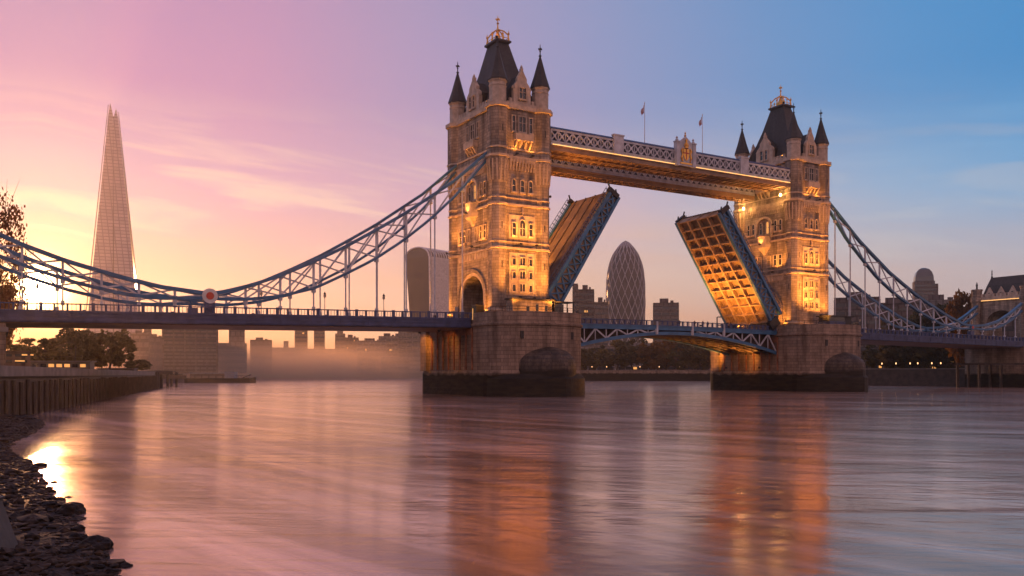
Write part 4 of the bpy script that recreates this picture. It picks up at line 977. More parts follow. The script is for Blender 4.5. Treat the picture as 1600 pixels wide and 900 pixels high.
for i, (u, l) in enumerate(((42.5, 'first'), (47.0, 'second'), (49.5, 'third'), (51.0, 'fourth'), (58.0, 'fifth'))):
    person(i, u, -6.9, 14.42, 1.72 + .05 * (i % 3), 'person in %s at the middle span parapet, %s from the left' % (('a dark coat', 'a brown coat', 'a red coat')[i % 3], l), CLO[i % 3], .3 * (i - 2))

# ------------------------------------------------------------------ abutments
def abutment_tower():
    t = thing('abutment_tower', 'low stone gatehouse with steep dark roof and battlements at the right edge', 'gatehouse', (183.5, 0, 0))
    poly = [(-7.8, 4), (-7.8, 28.0), (7.8, 28.0), (7.8, 4), (4.4, 4), (4.4, 20)] + [(4.4 * math.cos(math.pi * i / 14), 20 + 3.8 * math.sin(math.pi * i / 14)) for i in range(1, 14)] + [(-4.4, 20), (-4.4, 4)]
    MB().extr([(-3.6, y, z) for y, z in poly], (8.5, 0, 0)).build('wall', STONE, t)
    for sy in (-1, 1):
        for sx in (-3.6, 4.9):
            tr = MB().lathe([(1.5, 4), (1.5, 26.5), (1.8, 27.0), (1.8, 28.2), (1.5, 28.3), (1.5, 30.2), (1.7, 30.3), (1.7, 30.8)], 8, (sx, sy * 7.6)).build('turret', STONE, t)
            MB().lathe([(.3, 30.8), (.3, 32), (.4, 32.1), (.05, 33.2)], 6, (sx, sy * 7.6)).build('finial', LEAD, tr)
    m = MB(); m.box(-4.0, 5.3, -8.2, 8.2, 26.9, 27.4)
    for k in range(11): y = -6.2 + k * 1.2; m.box(-3.95, -3.4, y - .35, y + .35, 28.0, 29.2)
    m.box(-3.9, -3.5, -6.4, 6.4, 27.42, 28.3); m.build('parapet', TRIM, t)
    for y in (-3.6, 0, 3.6):
        g = MB().extr([(-3.7, y - 1.0, 28.2), (-3.7, y - 1.0, 29.4), (-3.7, y, 31.2), (-3.7, y + 1.0, 29.4), (-3.7, y + 1.0, 28.2)], (.6, 0, 0)).build('dormer_gable', TRIM, t)
        MB().box(-3.74, -3.71, y - .3, y + .3, 28.6, 29.5).build('pane', GLASSW, g)
    m = MB(); m.rings([[(-a + .6, -b, z), (a + .6, -b, z), (a + .6, b, z), (-a + .6, b, z)] for a, b, z in ((3.6, 6.4, 28.1), (2.0, 5.6, 32.0), (.4, 5.2, 34.6))]); rf = m.build('roof', SLATE, t)
    for y in (-5.2, 5.2): MB().lathe([(.3, 34.0), (.35, 34.8), (.12, 35.2), (.25, 35.8), (.1, 36.1), (.2, 36.5), (.02, 37.2)], 6, (.6, y)).build('finial', LEAD, rf)
    m = MB(); m.box(-4.15, -4.03, -6.0, 6.0, 27.0, 27.15); m.build('lamp_strip', STRIPM, t)
    return t
abutment_tower()
t = thing('abutment', 'dark masonry abutment under the right end of the deck', 'abutment', (0, 0, 0))
MB().box(176.5, 200, -9.5, 9.5, -1, 12.4).build('wall', PIER, t)
t = thing('abutment', 'shadowed masonry abutment under the left end of the deck at the left edge', 'abutment', (0, 0, 0))
MB().box(-110, -86.5, -9.3, 9.3, -1, 11.4).build('wall', PIER, t); MB().box(-110, -86.2, -9.6, 9.6, 10.2, 10.9).build('cornice', CONC, t)
# piles of the jetty under the right span
t = thing('timber_jetty', 'dark piled jetty under the right end of the deck', 'jetty', (0, 0, 0))
jx = [(1496 + k * 17, 262 + (k % 2) * 5) for k in range(8)]
for px_, D in jx:
    x, y = at(px_, D); MB().tube([(x, y, -1), (x, y, 7.4)], .42, 7).build('pile', TIMB, t)
m = MB(); a = Vector((*at(1490, 262), 7.0)); b = Vector((*at(1640, 250), 7.0)); m.bar(a, b, 2.4, .6); m.build('deck', TIMB, t)

# ------------------------------------------------------------------ river walls
def wall_run(pts, z0, z1, th, name, label, cat, material, cope=None, fender=0, fz=None):
    t = thing(name, label, cat)
    m = MB(); mc = MB()
    for (xa, da), (xb, db) in zip(pts, pts[1:]):
        A_, B_ = Vector((*camxy(xa, da), 0)), Vector((*camxy(xb, db), 0)); d = (B_ - A_).normalized(); n_ = Vector((-d.y, d.x, 0)) * th
        m.add([A_ + Vector((0, 0, z0)), B_ + Vector((0, 0, z0)), B_ + n_ + Vector((0, 0, z0)), A_ + n_ + Vector((0, 0, z0)), A_ + Vector((0, 0, z1)), B_ + Vector((0, 0, z1)), B_ + n_ + Vector((0, 0, z1)), A_ + n_ + Vector((0, 0, z1))], [(0,3,2,1),(4,5,6,7),(0,1,5,4),(1,2,6,5),(2,3,7,6),(3,0,4,7)])
        if cope: mc.bar(A_ + n_ * .5 + Vector((0, 0, z1 + .12)), B_ + n_ * .5 + Vector((0, 0, z1 + .12)), th + .3, .24)
    m.build('wall', material, t)
    if cope: mc.build('coping', cope, t)
    if fender:
        (xa, da), (xb, db) = pts[0], pts[-1]
        A_, B_ = Vector((*camxy(xa, da), 0)), Vector((*camxy(xb, db), 0)); n = fender
        d = (B_ - A_).normalized(); n_ = Vector((-d.y, d.x, 0))
        for k in range(n):
            p = A_ + (B_ - A_) * (k / (n - 1)) - n_ * .15; j = R.uniform(-.25, .3)
            MB().tube([p + Vector((0, 0, -1)), p + Vector((0, 0, (fz or z1) + j))], .26, 7).build('fender_pile', TIMB, t)
    return t
t = thing('river_wall', 'dark timber faced river wall with pale concrete parapet along the left foreshore', 'river wall')
for (xa, da, xb, db, n) in ((-21.0, -10, -46.2, 78, 40), (-46.2, 78, -99.5, 242, 58)):
    A_, B_ = Vector((*camxy(xa, da), 0)), Vector((*camxy(xb, db), 0)); d = (B_ - A_).normalized(); n_ = Vector((-d.y, d.x, 0))
    if n == 40: A_ = A_ + (B_ - A_) * .3
    m = MB(); m.bar(A_ + n_ * .5 + Vector((0, 0, 1.3)), B_ + n_ * .5 + Vector((0, 0, 1.3)), 1.0, 4.8); m.build('wall', TIMB, t)
    m = MB(); hp = 1.5; m.bar(A_ + n_ * .5 + Vector((0, 0, 4.5)), B_ + n_ * .5 + Vector((0, 0, 4.5 if n == 40 else 4.25)), .6, 1.5 if n == 40 else 1.0); m.build('parapet', CONC, t)
    for k in range(n):
        p = A_ + (B_ - A_) * ((k + .5) / n) - n_ * .12
        MB().tube([p + Vector((0, 0, -1)), p + Vector((0, 0, 3.55 + R.uniform(-.15, .15)))], .24, 6).build('fender_pile', TIMB, t)
wall_run([(160.5, 262), (120.5, 302), (113.5, 480)][::1], -1, 5.6, 1.0, 'river_wall', 'dark river wall on the right bank behind the farther pier', 'river wall', TIMB, CONC)
wall_run([(113.5, 480), (38, 494), (-60, 700)], -1, 5.8, 1.0, 'river_wall', 'long embankment wall on the far bank seen under the arched span', 'river wall', PIER, CONC)
t = thing('timber_jetty', 'dark timber jetty on posts at the end of the left river wall', 'jetty')
for px_, D in ((236, 252), (247, 250), (252, 262), (262, 270), (276, 282), (244, 240), (268, 288)):
    x, y = at(px_, D); MB().tube([(x, y, -1), (x, y, 4.6)], .45, 7).build('pile', TIMB, t)
m = MB(); m.bar((*at(200, 262), 3.2), (*at(279, 285), 3.0), 6, 1.2); m.bar((*at(206, 250), 4.4), (*at(262, 262), 4.4), 4, 1.0); m.build('deck', TIMB, t)
m = MB(); m.bar((*at(206, 249), 5.5), (*at(300, 300), 4.6), .12, .12); m.bar((*at(206, 249), 4.8), (*at(262, 262), 5.0), .1); m.build('rail', DARKM, t)

# ------------------------------------------------------------------ boats
def boat(px0, px1, D, rz, label, kind, hz=1.4):
    L_ = (px1 - px0) / F * D; x, y = at((px0 + px1) / 2, D)
    t = thing('moored_barge' if kind == 'barge' else 'passenger_boat', label, 'barge' if kind == 'barge' else 'boat', (x, y, 0), -TH + rz)
    h = L_ / 2; W_ = L_ * .09 + 1.2
    sec = [(-h, .85, .1), (-h * .9, 1, 0), (h * .6, 1, 0), (h * .86, .7, .15), (h, .06, .45)]
    m = MB(); m.rings([[(sx, -W_ * w_ * .8, -.4), (sx, W_ * w_ * .8, -.4), (sx, W_ * w_, hz + dz), (sx, -W_ * w_, hz + dz)] for sx, w_, dz in sec]); m.build('hull', DARKM if kind == 'barge' else mat('navy_hull', (.04, .045, .09), .4), t)
    if kind == 'barge':
        MB().box(-h * .85, h * .15, -W_ * .7, W_ * .7, hz, hz + 2.2).build('cabin', BLDS[0], t); MB().box(h * .15, h * .42, -W_ * .7, W_ * .7, hz, hz + 2.9).build('wheelhouse', mat('steel_cabin', (.16, .18, .22), .5), t)
        MB().box(-h * .87, h * .13, -W_ * .8, W_ * .8, hz + 2.2, hz + 2.4).build('roof', PALE, t)
        m = MB()
        for k in range(9): m.bar((h * .5 + k * .7, -W_ * .6, hz), (h * .5 + k * .7, -W_ * .6, hz + 1.2), .1)
        m.bar((h * .45, -W_ * .6, hz + 1.2), (h * .9, -W_ * .6, hz + 1.2), .1); m.bar((h * .6, 0, hz), (h * .85, 0, hz + 1.6), .3); m.build('deck_gear', DARKM, t)
    else:
        MB().box(-h * .8, h * .6, -W_ * .8, W_ * .8, hz, hz + 1.9).build('cabin', mat('cream_cabin', (.09, .075, .065), .5), t)
        rf = MB().box(-h * .85, h * .65, -W_ * .88, W_ * .88, hz + 1.9, hz + 2.1).build('roof', mat('grey_roof', (.12, .11, .12), .5), t)
        n = max(4, int(L_ / 2.2))
        for k in range(n):
            a = -h * .75 + k * (h * 1.3) / n
            w_ = MB().box(a, a + h * .9 / n, -W_ * .8 - .04, -W_ * .8, hz + .7, hz + 1.4).build('window', LITW if R.random() < .45 else GLASSW, t)
        MB().bar((h * .2, 0, hz + 2.1), (h * .2, 0, hz + 5.5), .12).build('mast', DARKM, t)
        m = MB(); m.bar((-h * .8, -W_ * .8, hz + 3.0), (h * .4, -W_ * .8, hz + 3.0), .08)
        for k in range(8): m.bar((-h * .8 + k * h * 1.2 / 7, -W_ * .8, hz + 2.1), (-h * .8 + k * h * 1.2 / 7, -W_ * .8, hz + 3.0), .07)
        m.build('railing', DARKM, t)
    return t
boat(45, 165, 190, .25, 'long passenger boat with lit windows moored behind the left river wall', 'pax', 4.9)
boat(150, 225, 240, .2, 'small white passenger boat moored beside the timber jetty', 'pax', 3.6)
boat(292, 400, 392, 0, 'long low dark barge moored out in the river left of the mist', 'barge', 2.0)
boat(236, 300, 400, .1, 'river boat with pale roof moored left of the long barge', 'pax', 2.0)

# ------------------------------------------------------------------ trees
def leaf_mat(name, c1, c2):
    m = mat(name, c1, .8, col2=c2, vscale=.35, detail=3); t = m.node_tree; p = t.nodes['Principled BSDF']; out = t.nodes['Material Output']
    tr = t.nodes.new('ShaderNodeBsdfTranslucent'); mx = t.nodes.new('ShaderNodeMixShader'); mx.inputs[0].default_value = .4
    src = p.inputs['Base Color'].links[0].from_socket; hs = t.nodes.new('ShaderNodeHueSaturation'); hs.inputs['Value'].default_value = 2.2; hs.inputs['Saturation'].default_value = 1.1
    t.links.new(src, hs.inputs['Color']); t.links.new(hs.outputs[0], tr.inputs[0]); t.links.new(p.outputs[0], mx.inputs[1]); t.links.new(tr.outputs[0], mx.inputs[2]); t.links.new(mx.outputs[0], out.inputs['Surface'])
    return m
LEAF = [leaf_mat('plane_leaves', (.035, .032, .012), (.10, .075, .025)), leaf_mat('autumn_leaves', (.07, .035, .012), (.17, .085, .025)), leaf_mat('dark_leaves', (.022, .024, .012), (.06, .055, .022)), leaf_mat('backlight_tinted_leaves', (.12, .045, .015), (.22, .09, .03))]  # last leaf colour has the orange of backlight put into it
BARK = mat('bark', (.06, .045, .035), .9, var=.4, bump=.6)
def crown_mesh(rx, ry, rz, nc, nl, ls, seed, hollow=.35, low=.25):
    r = random.Random(seed); vv = []; ff = []
    for c_ in range(nc):
        a = r.random() * 6.283; e = math.asin(r.uniform(-low * 2, 1)) ; k = (hollow + (1 - hollow) * r.random() ** .5)
        cx, cy_, cz_ = rx * k * math.cos(a) * math.cos(e), ry * k * math.sin(a) * math.cos(e), rz * k * math.sin(e)
        cr = min(rx, rz) * r.uniform(.12, .30)
        for j in range(nl):
            while True:
                p = Vector((r.uniform(-1, 1), r.uniform(-1, 1), r.uniform(-1, 1)))
                if p.length < 1: break
            p = p * cr * (1.15 - .3 * r.random()); p.z *= .75
            q = Vector((cx, cy_, cz_)) + p
            u = Vector((r.uniform(-1, 1), r.uniform(-1, 1), r.uniform(-1, 1))).normalized(); w_ = u.cross(Vector((r.uniform(-1, 1), r.uniform(-1, 1), r.uniform(-1, 1)))).normalized()
            s = ls * r.uniform(.5, 1.3); b = len(vv)
            vv += [q - u * s, q + w_ * s * .6, q + u * s, q - w_ * s * .6]; ff.append((b, b + 1, b + 2, b + 3))
    me = bpy.data.meshes.new('crown'); me.from_pydata([tuple(v) for v in vv], [], ff); me.update(); return me
def trunk_mb(h, ht, r0, rx, rz, seed, nb=9, zc=None):
    r = random.Random(seed); m = MB(); zc = zc or ht
    m.tube([(0, 0, 0), (.1, .1, h * .3), (-.1, .15, h * .6), (.05, 0, h * .95)], [r0, r0 * .75, r0 * .5, r0 * .15], 8)
    for k in range(nb):
        a = r.random() * 6.28; z = h * r.uniform(.3, .75); l = rx * r.uniform(.55, .95)
        e = Vector((math.cos(a) * l, math.sin(a) * l, z + rz * r.uniform(.1, .7))); s = Vector((0, 0, z)); md = s * .5 + e * .5 + Vector((0, 0, rz * .12))
        m.tube([s, md, e], [r0 * .4, r0 * .22, r0 * .06], 5)
        for q in range(3):
            e2 = e + Vector((r.uniform(-1, 1), r.uniform(-1, 1), r.uniform(0, 1))) * rx * .3; m.tube([md.lerp(e, .5), e2], [r0 * .14, r0 * .03], 4)
    return m
PROT = {}
def tree(px_, D, ytop, wpx, label, kind=0, group=None, base=4.6, ybot=None, seed=0, var=0, ls=.55, nc=70, nl=60, hollow=.35, low=.45):
    key = (kind, var, ls, nc)
    H = zat(ytop, D) - base; W_ = wpx / F * D / 2
    if key not in PROT:
        cm = crown_mesh(1, 1, 1, nc, nl, ls / 6, 11 + var * 7 + kind, hollow, low); cm.materials.append(LEAF[kind])
        to = trunk_mb(1.5, .8, .05, .85, .8, 5 + var).build('trunk', BARK); tm = to.data; bpy.data.objects.remove(to)
        PROT[key] = (cm, tm)
    cm, tm = PROT[key]; x, y = at(px_, D)
    t = thing('tree', label, 'tree', (x, y, base), R.random() * 6.28, group)
    c_ = bpy.data.objects.new('crown', cm); COL.objects.link(c_); c_.parent = t; cz_ = H * .54; c_.location = (0, 0, cz_); c_.scale = (W_, W_, H * .47)
    k = bpy.data.objects.new('trunk', tm); COL.objects.link(k); k.parent = t; k.scale = (W_, W_, H * .60)
    return t
# tree at the left edge beyond the chain
tree(-34, 165, 262, 150, 'tall thin leaved tree with painted orange backlight rising at the left edge of the photo behind the chain', 3, nc=110, nl=70, ls=.17, hollow=.15, var=3)
tree(-24, 200, 432, 90, 'dense low tree behind the chain at the left edge, beside the sun', 1, var=1)
tree(72, 205, 527, 100, 'dark broad tree under the left deck, nearest the abutment', 0, 'trees on the left bank')
tree(118, 225, 514, 76, 'dark tree under the left deck, between two broader trees', 2, 'trees on the left bank', var=1)
tree(170, 232, 516, 76, 'round dark tree at the end of the trees under the left deck', 0, 'trees on the left bank', var=2)
tree(216, 250, 562, 40, 'low bush beside the passenger boat on the left bank', 2, 'trees on the left bank', var=1)
MID = [(915, 500, 545, 46), (938, 520, 540, 52), (962, 510, 533, 60), (990, 525, 530, 62), (1018, 505, 536, 56), (1040, 515, 528, 66), (1068, 500, 533, 58), (1092, 512, 530, 60), (1118, 505, 538, 52), (1140, 500, 534, 50)]
for i, (a, D, yt, w_) in enumerate(MID):
    tree(a, D, yt, w_, 'hazy riverside tree under the arched span, %s from the left' % ['first', 'second', 'third', 'fourth', 'fifth', 'sixth', 'seventh', 'eighth', 'ninth', 'tenth'][i], (0, 2, 0, 2, 1, 1, 0, 2, 0, 2)[i], 'trees on the far bank under the arched span', var=i % 3, nc=60, nl=40, ls=.6)
RGT = [(1366, 360, 538, 40), (1392, 350, 545, 44), (1420, 345, 540, 46), (1450, 340, 536, 50), (1478, 335, 545, 40), (1330, 380, 500, 40)]
for i, (a, D, yt, w_) in enumerate(RGT[:5]):
    tree(a, D, yt, w_, 'dark tree under the right deck, %s from the farther pier' % ['first', 'second', 'third', 'fourth', 'fifth'][i], (2, 0, 2, 0, 2)[i], 'trees under the right deck', var=i % 3, nc=60, nl=40, ls=.6)
tree(1512, 318, 460, 62, 'tree with brown leaves between the right chain and the gatehouse', 1, var=0)
tree(1480, 345, 474, 50, 'dark tree left of the brown one near the gatehouse', 2, var=1)
tree(1432, 350, 486, 56, 'dark tree behind the lower part of the right chain', 2, var=2)
tree(1395, 360, 492, 40, 'low dark tree seen between the two right chains', 0, var=0)

# ------------------------------------------------------------------ city
def block(px0, px1, ytop, D, label, m_=0, depth=None, rz=0, ztop=None, floors=None, name='office_block', roofp=True, setb=None, group=None, lit=.08):
    W_ = (px1 - px0) / F * D; x, y = at((px0 + px1) / 2, D); H = zat(ytop, D) - 4.6; dp_ = depth or min(W_, 30)
    t = thing(name, label, 'building', (x, y, 4.6), -math.atan(((px0 + px1) / 2 - 800) / F) - TH + rz, group)
    h = W_ / 2
    MB().box(-h, h, 0, dp_, -.5, H).build('wall', BLDS[m_], t)
    nf = floors or max(2, min(16, int(H / 4.2))); fh = H / (nf + .4)
    for k in range(nf):
        z = fh * (k + .45); m = MB(); m.box(-h * .94, h * .94, -.12, -.02, z, z + fh * .42)
        f = m.build('window_band', BGL, t)
        if R.random() < lit * .8:
            a = R.uniform(-h * .8, h * .6); MB().box(a, a + R.uniform(1, 3), -.2, -.13, z + .2, z + fh * .4).build('lit_window', LITW, f)
    m = MB(); nv = max(2, int(W_ / 5))
    for k in range(nv + 1):
        a = -h + W_ * k / nv; m.box(a - .25, a + .25, -.35, 0, 0, H * .985)
    m.build('facade_piers', BLDS[m_], t)
    if roofp:
        m = MB(); m.box(-h * .5, h * .2, dp_ * .3, dp_ * .7, H, H + min(4, H * .1)); m.box(h * .35, h * .6, dp_ * .3, dp_ * .6, H, H + min(2.5, H * .06)); m.build('roof_plant', BLDS[2], t)
        m = MB(); m.box(-h - .2, h + .2, -.45, dp_ + .2, H - .02, H + .5); m.build('parapet', BLDS[m_], t)
    if setb:
        for a, b, e in setb: MB().box(-h + W_ * a, -h + W_ * b, 2, dp_ - 2, H, H + e).build('upper_storey', BLDS[m_], t)
    return t
# left bank, under the deck
block(205, 232, 522, 470, 'hazy pale block under the left deck, right of the round tree', 1)
block(226, 258, 527, 500, 'hazy stepped block under the left deck left of the big one', 0, setb=[(0, .35, 6)])
block(257, 338, 500, 440, 'big broad office block under the left deck with faint window rows', 0, floors=14, lit=.2)
block(336, 384, 536, 560, 'low office block right of the big one, with a taller stepped top', 0, setb=[(.45, .95, 12)], roofp=False)
block(392, 424, 532, 640, 'dark hazy block left of the twin towers under the left deck', 2)
block(424, 462, 543, 780, 'low hazy roofs just left of the twin towers', 0, setb=[(.5, .7, 6)], roofp=False)
block(461, 480, 516, 900, 'left one of the two slim twin towers under the deck', 3, roofp=False)
block(491, 507, 516, 900, 'right one of the two slim twin towers under the deck', 3, roofp=False)
block(478, 526, 545, 880, 'low hazy roofs between and right of the twin towers', 0, roofp=False)
block(524, 539, 521, 950, 'slim rounded tower right of the twin towers', 2, setb=[(.2, .8, 5)], roofp=False)
block(538, 560, 528, 960, 'stubby dark block beside the slim rounded tower', 2)
block(558, 604, 533, 760, 'long low building with pale storeys in the mist', 1)
block(592, 622, 526, 780, 'pale terraced building in the mist, left of the nearer pier', 1)
block(618, 662, 522, 800, 'tall pale building in the mist touching the nearer pier', 4, setb=[(.1, .4, 8)])
block(560, 586, 556, 690, 'small quayside house in the mist with pale front', 1, roofp=False)
block(596, 640, 558, 690, 'wide quayside shed in the mist left of the nearer pier', 4, roofp=False)
block(340, 470, 562, 900, 'long low riverside terrace in the thickest mist', 0, roofp=False)
# between the towers
block(895, 903, 443, 620, 'narrow tall slab just right of the nearer tower', 2, roofp=False, depth=14)
block(904, 928, 453, 640, 'dark rectangular tower left of the rounded glass tower', 2, lit=.05)
block(929, 950, 473, 600, 'shorter brown block between the dark tower and the rounded glass tower', 0, lit=.05)
block(1021, 1060, 474, 620, 'square office block right of the rounded glass tower', 0, lit=.1)
block(905, 960, 540, 560, 'pale terrace behind the trees under the arched span, left', 1, roofp=False)
block(965, 1025, 536, 570, 'pale riverside hotel behind the trees under the arched span, middle', 4, roofp=False)
block(1030, 1110, 544, 560, 'brown warehouse behind the trees under the arched span, right', 3, roofp=False)
# right
block(1306, 1372, 466, 420, 'long flat roofed hotel behind the right chain, nearest the tower', 2, depth=20)
block(1366, 1440, 474, 430, 'dark long office block seen through the right chain', 2, depth=20)
block(1436, 1500, 470, 440, 'pale fronted flat roofed block left of the brown tree', 4, depth=20)
block(1362, 1420, 548, 390, 'riverside terrace with small lights under the right deck', 0, roofp=False, lit=.5)
block(1440, 1500, 535, 372, 'warmly lit brick building under the right deck', 3, roofp=False, lit=.9, floors=4)
block(1498, 1560, 530, 330, 'dim brick building behind the jetty under the right deck', 3, roofp=False, lit=.6, floors=4)
block(1545, 1650, 462, 330, 'block added behind the gatehouse to darken its arch', 2)  # added building, fills the bright arch opening with a dark backdrop
# building behind the river wall on the left
block(0, 42, 548, 160, 'dim low riverside building beneath the left abutment', 3, roofp=False, lit=.9, floors=3, depth=12)
# quay lamps on the far bank and right bank
QL = [(925, 498), (948, 498), (1000, 497), (1030, 497), (1062, 496), (1085, 496), (1378, 330), (1400, 325), (1422, 322), (1434, 320), (1456, 317), (1470, 315)]
lpq = None
for i, (px_, D) in enumerate(QL):
    x, y = at(px_, D)
    if lpq is None:
        lpq = thing('quay_lamp', 'x', 'lamp', (0, 0, 0), 0, 'small lamps along the far quays'); MB().lathe([(.12, 0), (.07, 3.0)], 6).build('post', DARKM, lpq); MB().lathe([(.1, 3.0), (.2, 3.2), (.2, 3.5), (.05, 3.7)], 6).build('globe', mat('quay_globe', (.8, .6, .4), .5, emit=(1, .5, .2), estr=3), lpq); o = lpq
    else: o = copy_tree(lpq)
    o.location = (x, y, 4.6); o['label'] = 'tiny lit lamp on the quay %s, %s from the left' % ('under the arched span' if px_ < 1200 else 'under the right deck', ['first', 'second', 'third', 'fourth', 'fifth', 'sixth'][i if i < 6 else i - 6])

# tapering glass skyscraper on the left
def shard():
    D = 980; x, y = at(176.5, D); s = D / F
    t = thing('glass_skyscraper', 'very tall tapering glass spire tower with split tip, left of the bridge', 'skyscraper', (x, y, 4), -TH + .45)
    zt = lambda py: zat(py, D) - 4
    # eight facets that lean in and stop short of each other at the top
    wid = [( -38, 600), (38, 600)]
    H = zt(163); Hc = zt(204)
    hb = 60 * s; ht = 5.2 * s
    gl = bpy.data.materials.new('spire_glass'); gl.use_nodes = True; tt = gl.node_tree; p = tt.nodes['Principled BSDF']; p.inputs['Roughness'].default_value = .28; p.inputs['Metallic'].default_value = .5
    tcn = tt.nodes.new('ShaderNodeTexCoord'); br = tt.nodes.new('ShaderNodeTexBrick'); mp = tt.nodes.new('ShaderNodeSeparateXYZ'); cb = tt.nodes.new('ShaderNodeCombineXYZ'); ad_ = tt.nodes.new('ShaderNodeMath')
    tt.links.new(tcn.outputs['Object'], mp.inputs[0]); tt.links.new(mp.outputs[0], ad_.inputs[0]); tt.links.new(mp.outputs[1], ad_.inputs[1]); tt.links.new(ad_.outputs[0], cb.inputs[0]); tt.links.new(mp.outputs[2], cb.inputs[1]); tt.links.new(cb.outputs[0], br.inputs[0])
    br.inputs['Scale'].default_value = 1; br.inputs['Brick Width'].default_value = 6; br.inputs['Row Height'].default_value = 3.8; br.inputs['Mortar Size'].default_value = .5; br.offset = 0
    br.inputs['Color1'].default_value = (.36, .30, .30, 1); br.inputs['Color2'].default_value = (.46, .38, .37, 1); br.inputs['Mortar'].default_value = (.22, .18, .18, 1); tt.links.new(br.outputs[0], p.inputs['Base Color'])
    F8 = [(-1, -1, 1, -1), (1, -1, 1, 1), (1, 1, -1, 1), (-1, 1, -1, -1)]
    k = 0
    for (ax, ay, bx, by) in F8:
        nrm = Vector(((ay - by), (bx - ax), 0)).normalized() * -1
        A_, B_ = Vector((ax, ay, 0)), Vector((bx, by, 0)); mid = (A_ + B_) / 2
        for (p0, p1, hh) in ((A_.lerp(B_, .03), A_.lerp(B_, .49), H if k in (0, 3) else H - 9), (A_.lerp(B_, .515), A_.lerp(B_, .97), H - 5 if k in (0, 2) else H - 12)):
            q = []
            for z in (-4, hh * .955, hh):
                f = 1 - z / (H * 1.04); r_ = hb * .70 * max(f, 0) + 2.6
                q.append((p0 * r_ + Vector((0, 0, z)), p1 * r_ + Vector((0, 0, z))))
            m = MB(); n2 = (mid.normalized() * 1.2)
            a0, a1, b0, b1 = q[0][0], q[0][1], q[1][0], q[1][1]; tip = q[2][0].lerp(q[2][1], .22 if p0 == A_.lerp(B_, .03) else .78)
            m.extr([a0 + n2, a1 + n2, b1 + n2, tip + n2, b0 + n2], -n2 * .6); m.build('glass_facet', gl, t)
        k += 1
    m = MB(); m.rings([[(a * (hb * .70 * (1 - z / (H * 1.06)) + .2), b * (hb * .70 * (1 - z / (H * 1.06)) + .2), z) for a, b in ((-1, -1), (1, -1), (1, 1), (-1, 1))] for z in (-4, Hc)]); m.build('core', mat('spire_core', (.12, .10, .10), .4), t)
    m = MB()
    for z in range(int(Hc), int(H - 14), 5):
        r_ = hb * .66 * (1 - z / (H * 1.05)); m.box(-r_, r_, -r_, r_, z, z + .8)
    m.build('open_spire_floor', DARKM, t)
shard()
# rounded glass tower between the bascules
def bullet():
    D = 1080; x, y = at(977.5, D); s = D / F
    t = thing('rounded_glass_tower', 'bullet shaped glass tower with spiralling lattice, between the raised bascules', 'skyscraper', (x, y, 4))
    prof = [(497, 29.5), (480, 30), (460, 30), (440, 29.3), (425, 27.8), (412, 25), (402, 21.5), (394, 17.3), (387, 12.3), (381, 7), (377.5, 3), (376, .6)]
    P = [(r_ * s, zat(yy, D) - 4) for yy, r_ in prof]; P = [(26 * s, -4), (28.4 * s, P[0][1] * .5)] + P
    def rad_(z):
        for (r0, a), (r1, b) in zip(P, P[1:]):
            if a <= z <= b: return r0 + (r1 - r0) * (z - a) / (b - a)
        return .3
    zs = [P[0][1] + (P[-1][1] - P[0][1]) * (1 - (1 - k / 60) ** 1.5) for k in range(61)]
    MB().lathe([(rad_(z) if k < 60 else .4, z) for k, z in enumerate(zs)], 48).build('glass_skin', mat('dark_bluish_glass', (.018, .020, .026), .4, 0, col2=(.06, .055, .06), vscale=.12, spec=.35, detail=2), t, smooth=True)
    for dr in (1, -1):
        for k in range(18):
            pts = []
            for j, z in enumerate(zs[:-3]):
                a = k / 18 * 2 * math.pi + dr * 2 * math.pi * (z / P[-1][1]) * .42; r_ = rad_(z) + .25; pts.append((r_ * math.cos(a), r_ * math.sin(a), z))
            MB().tube(pts, .5, 4).build('spiral_rib', mat('pale_rib', (.40, .38, .40), .5), t)
bullet()
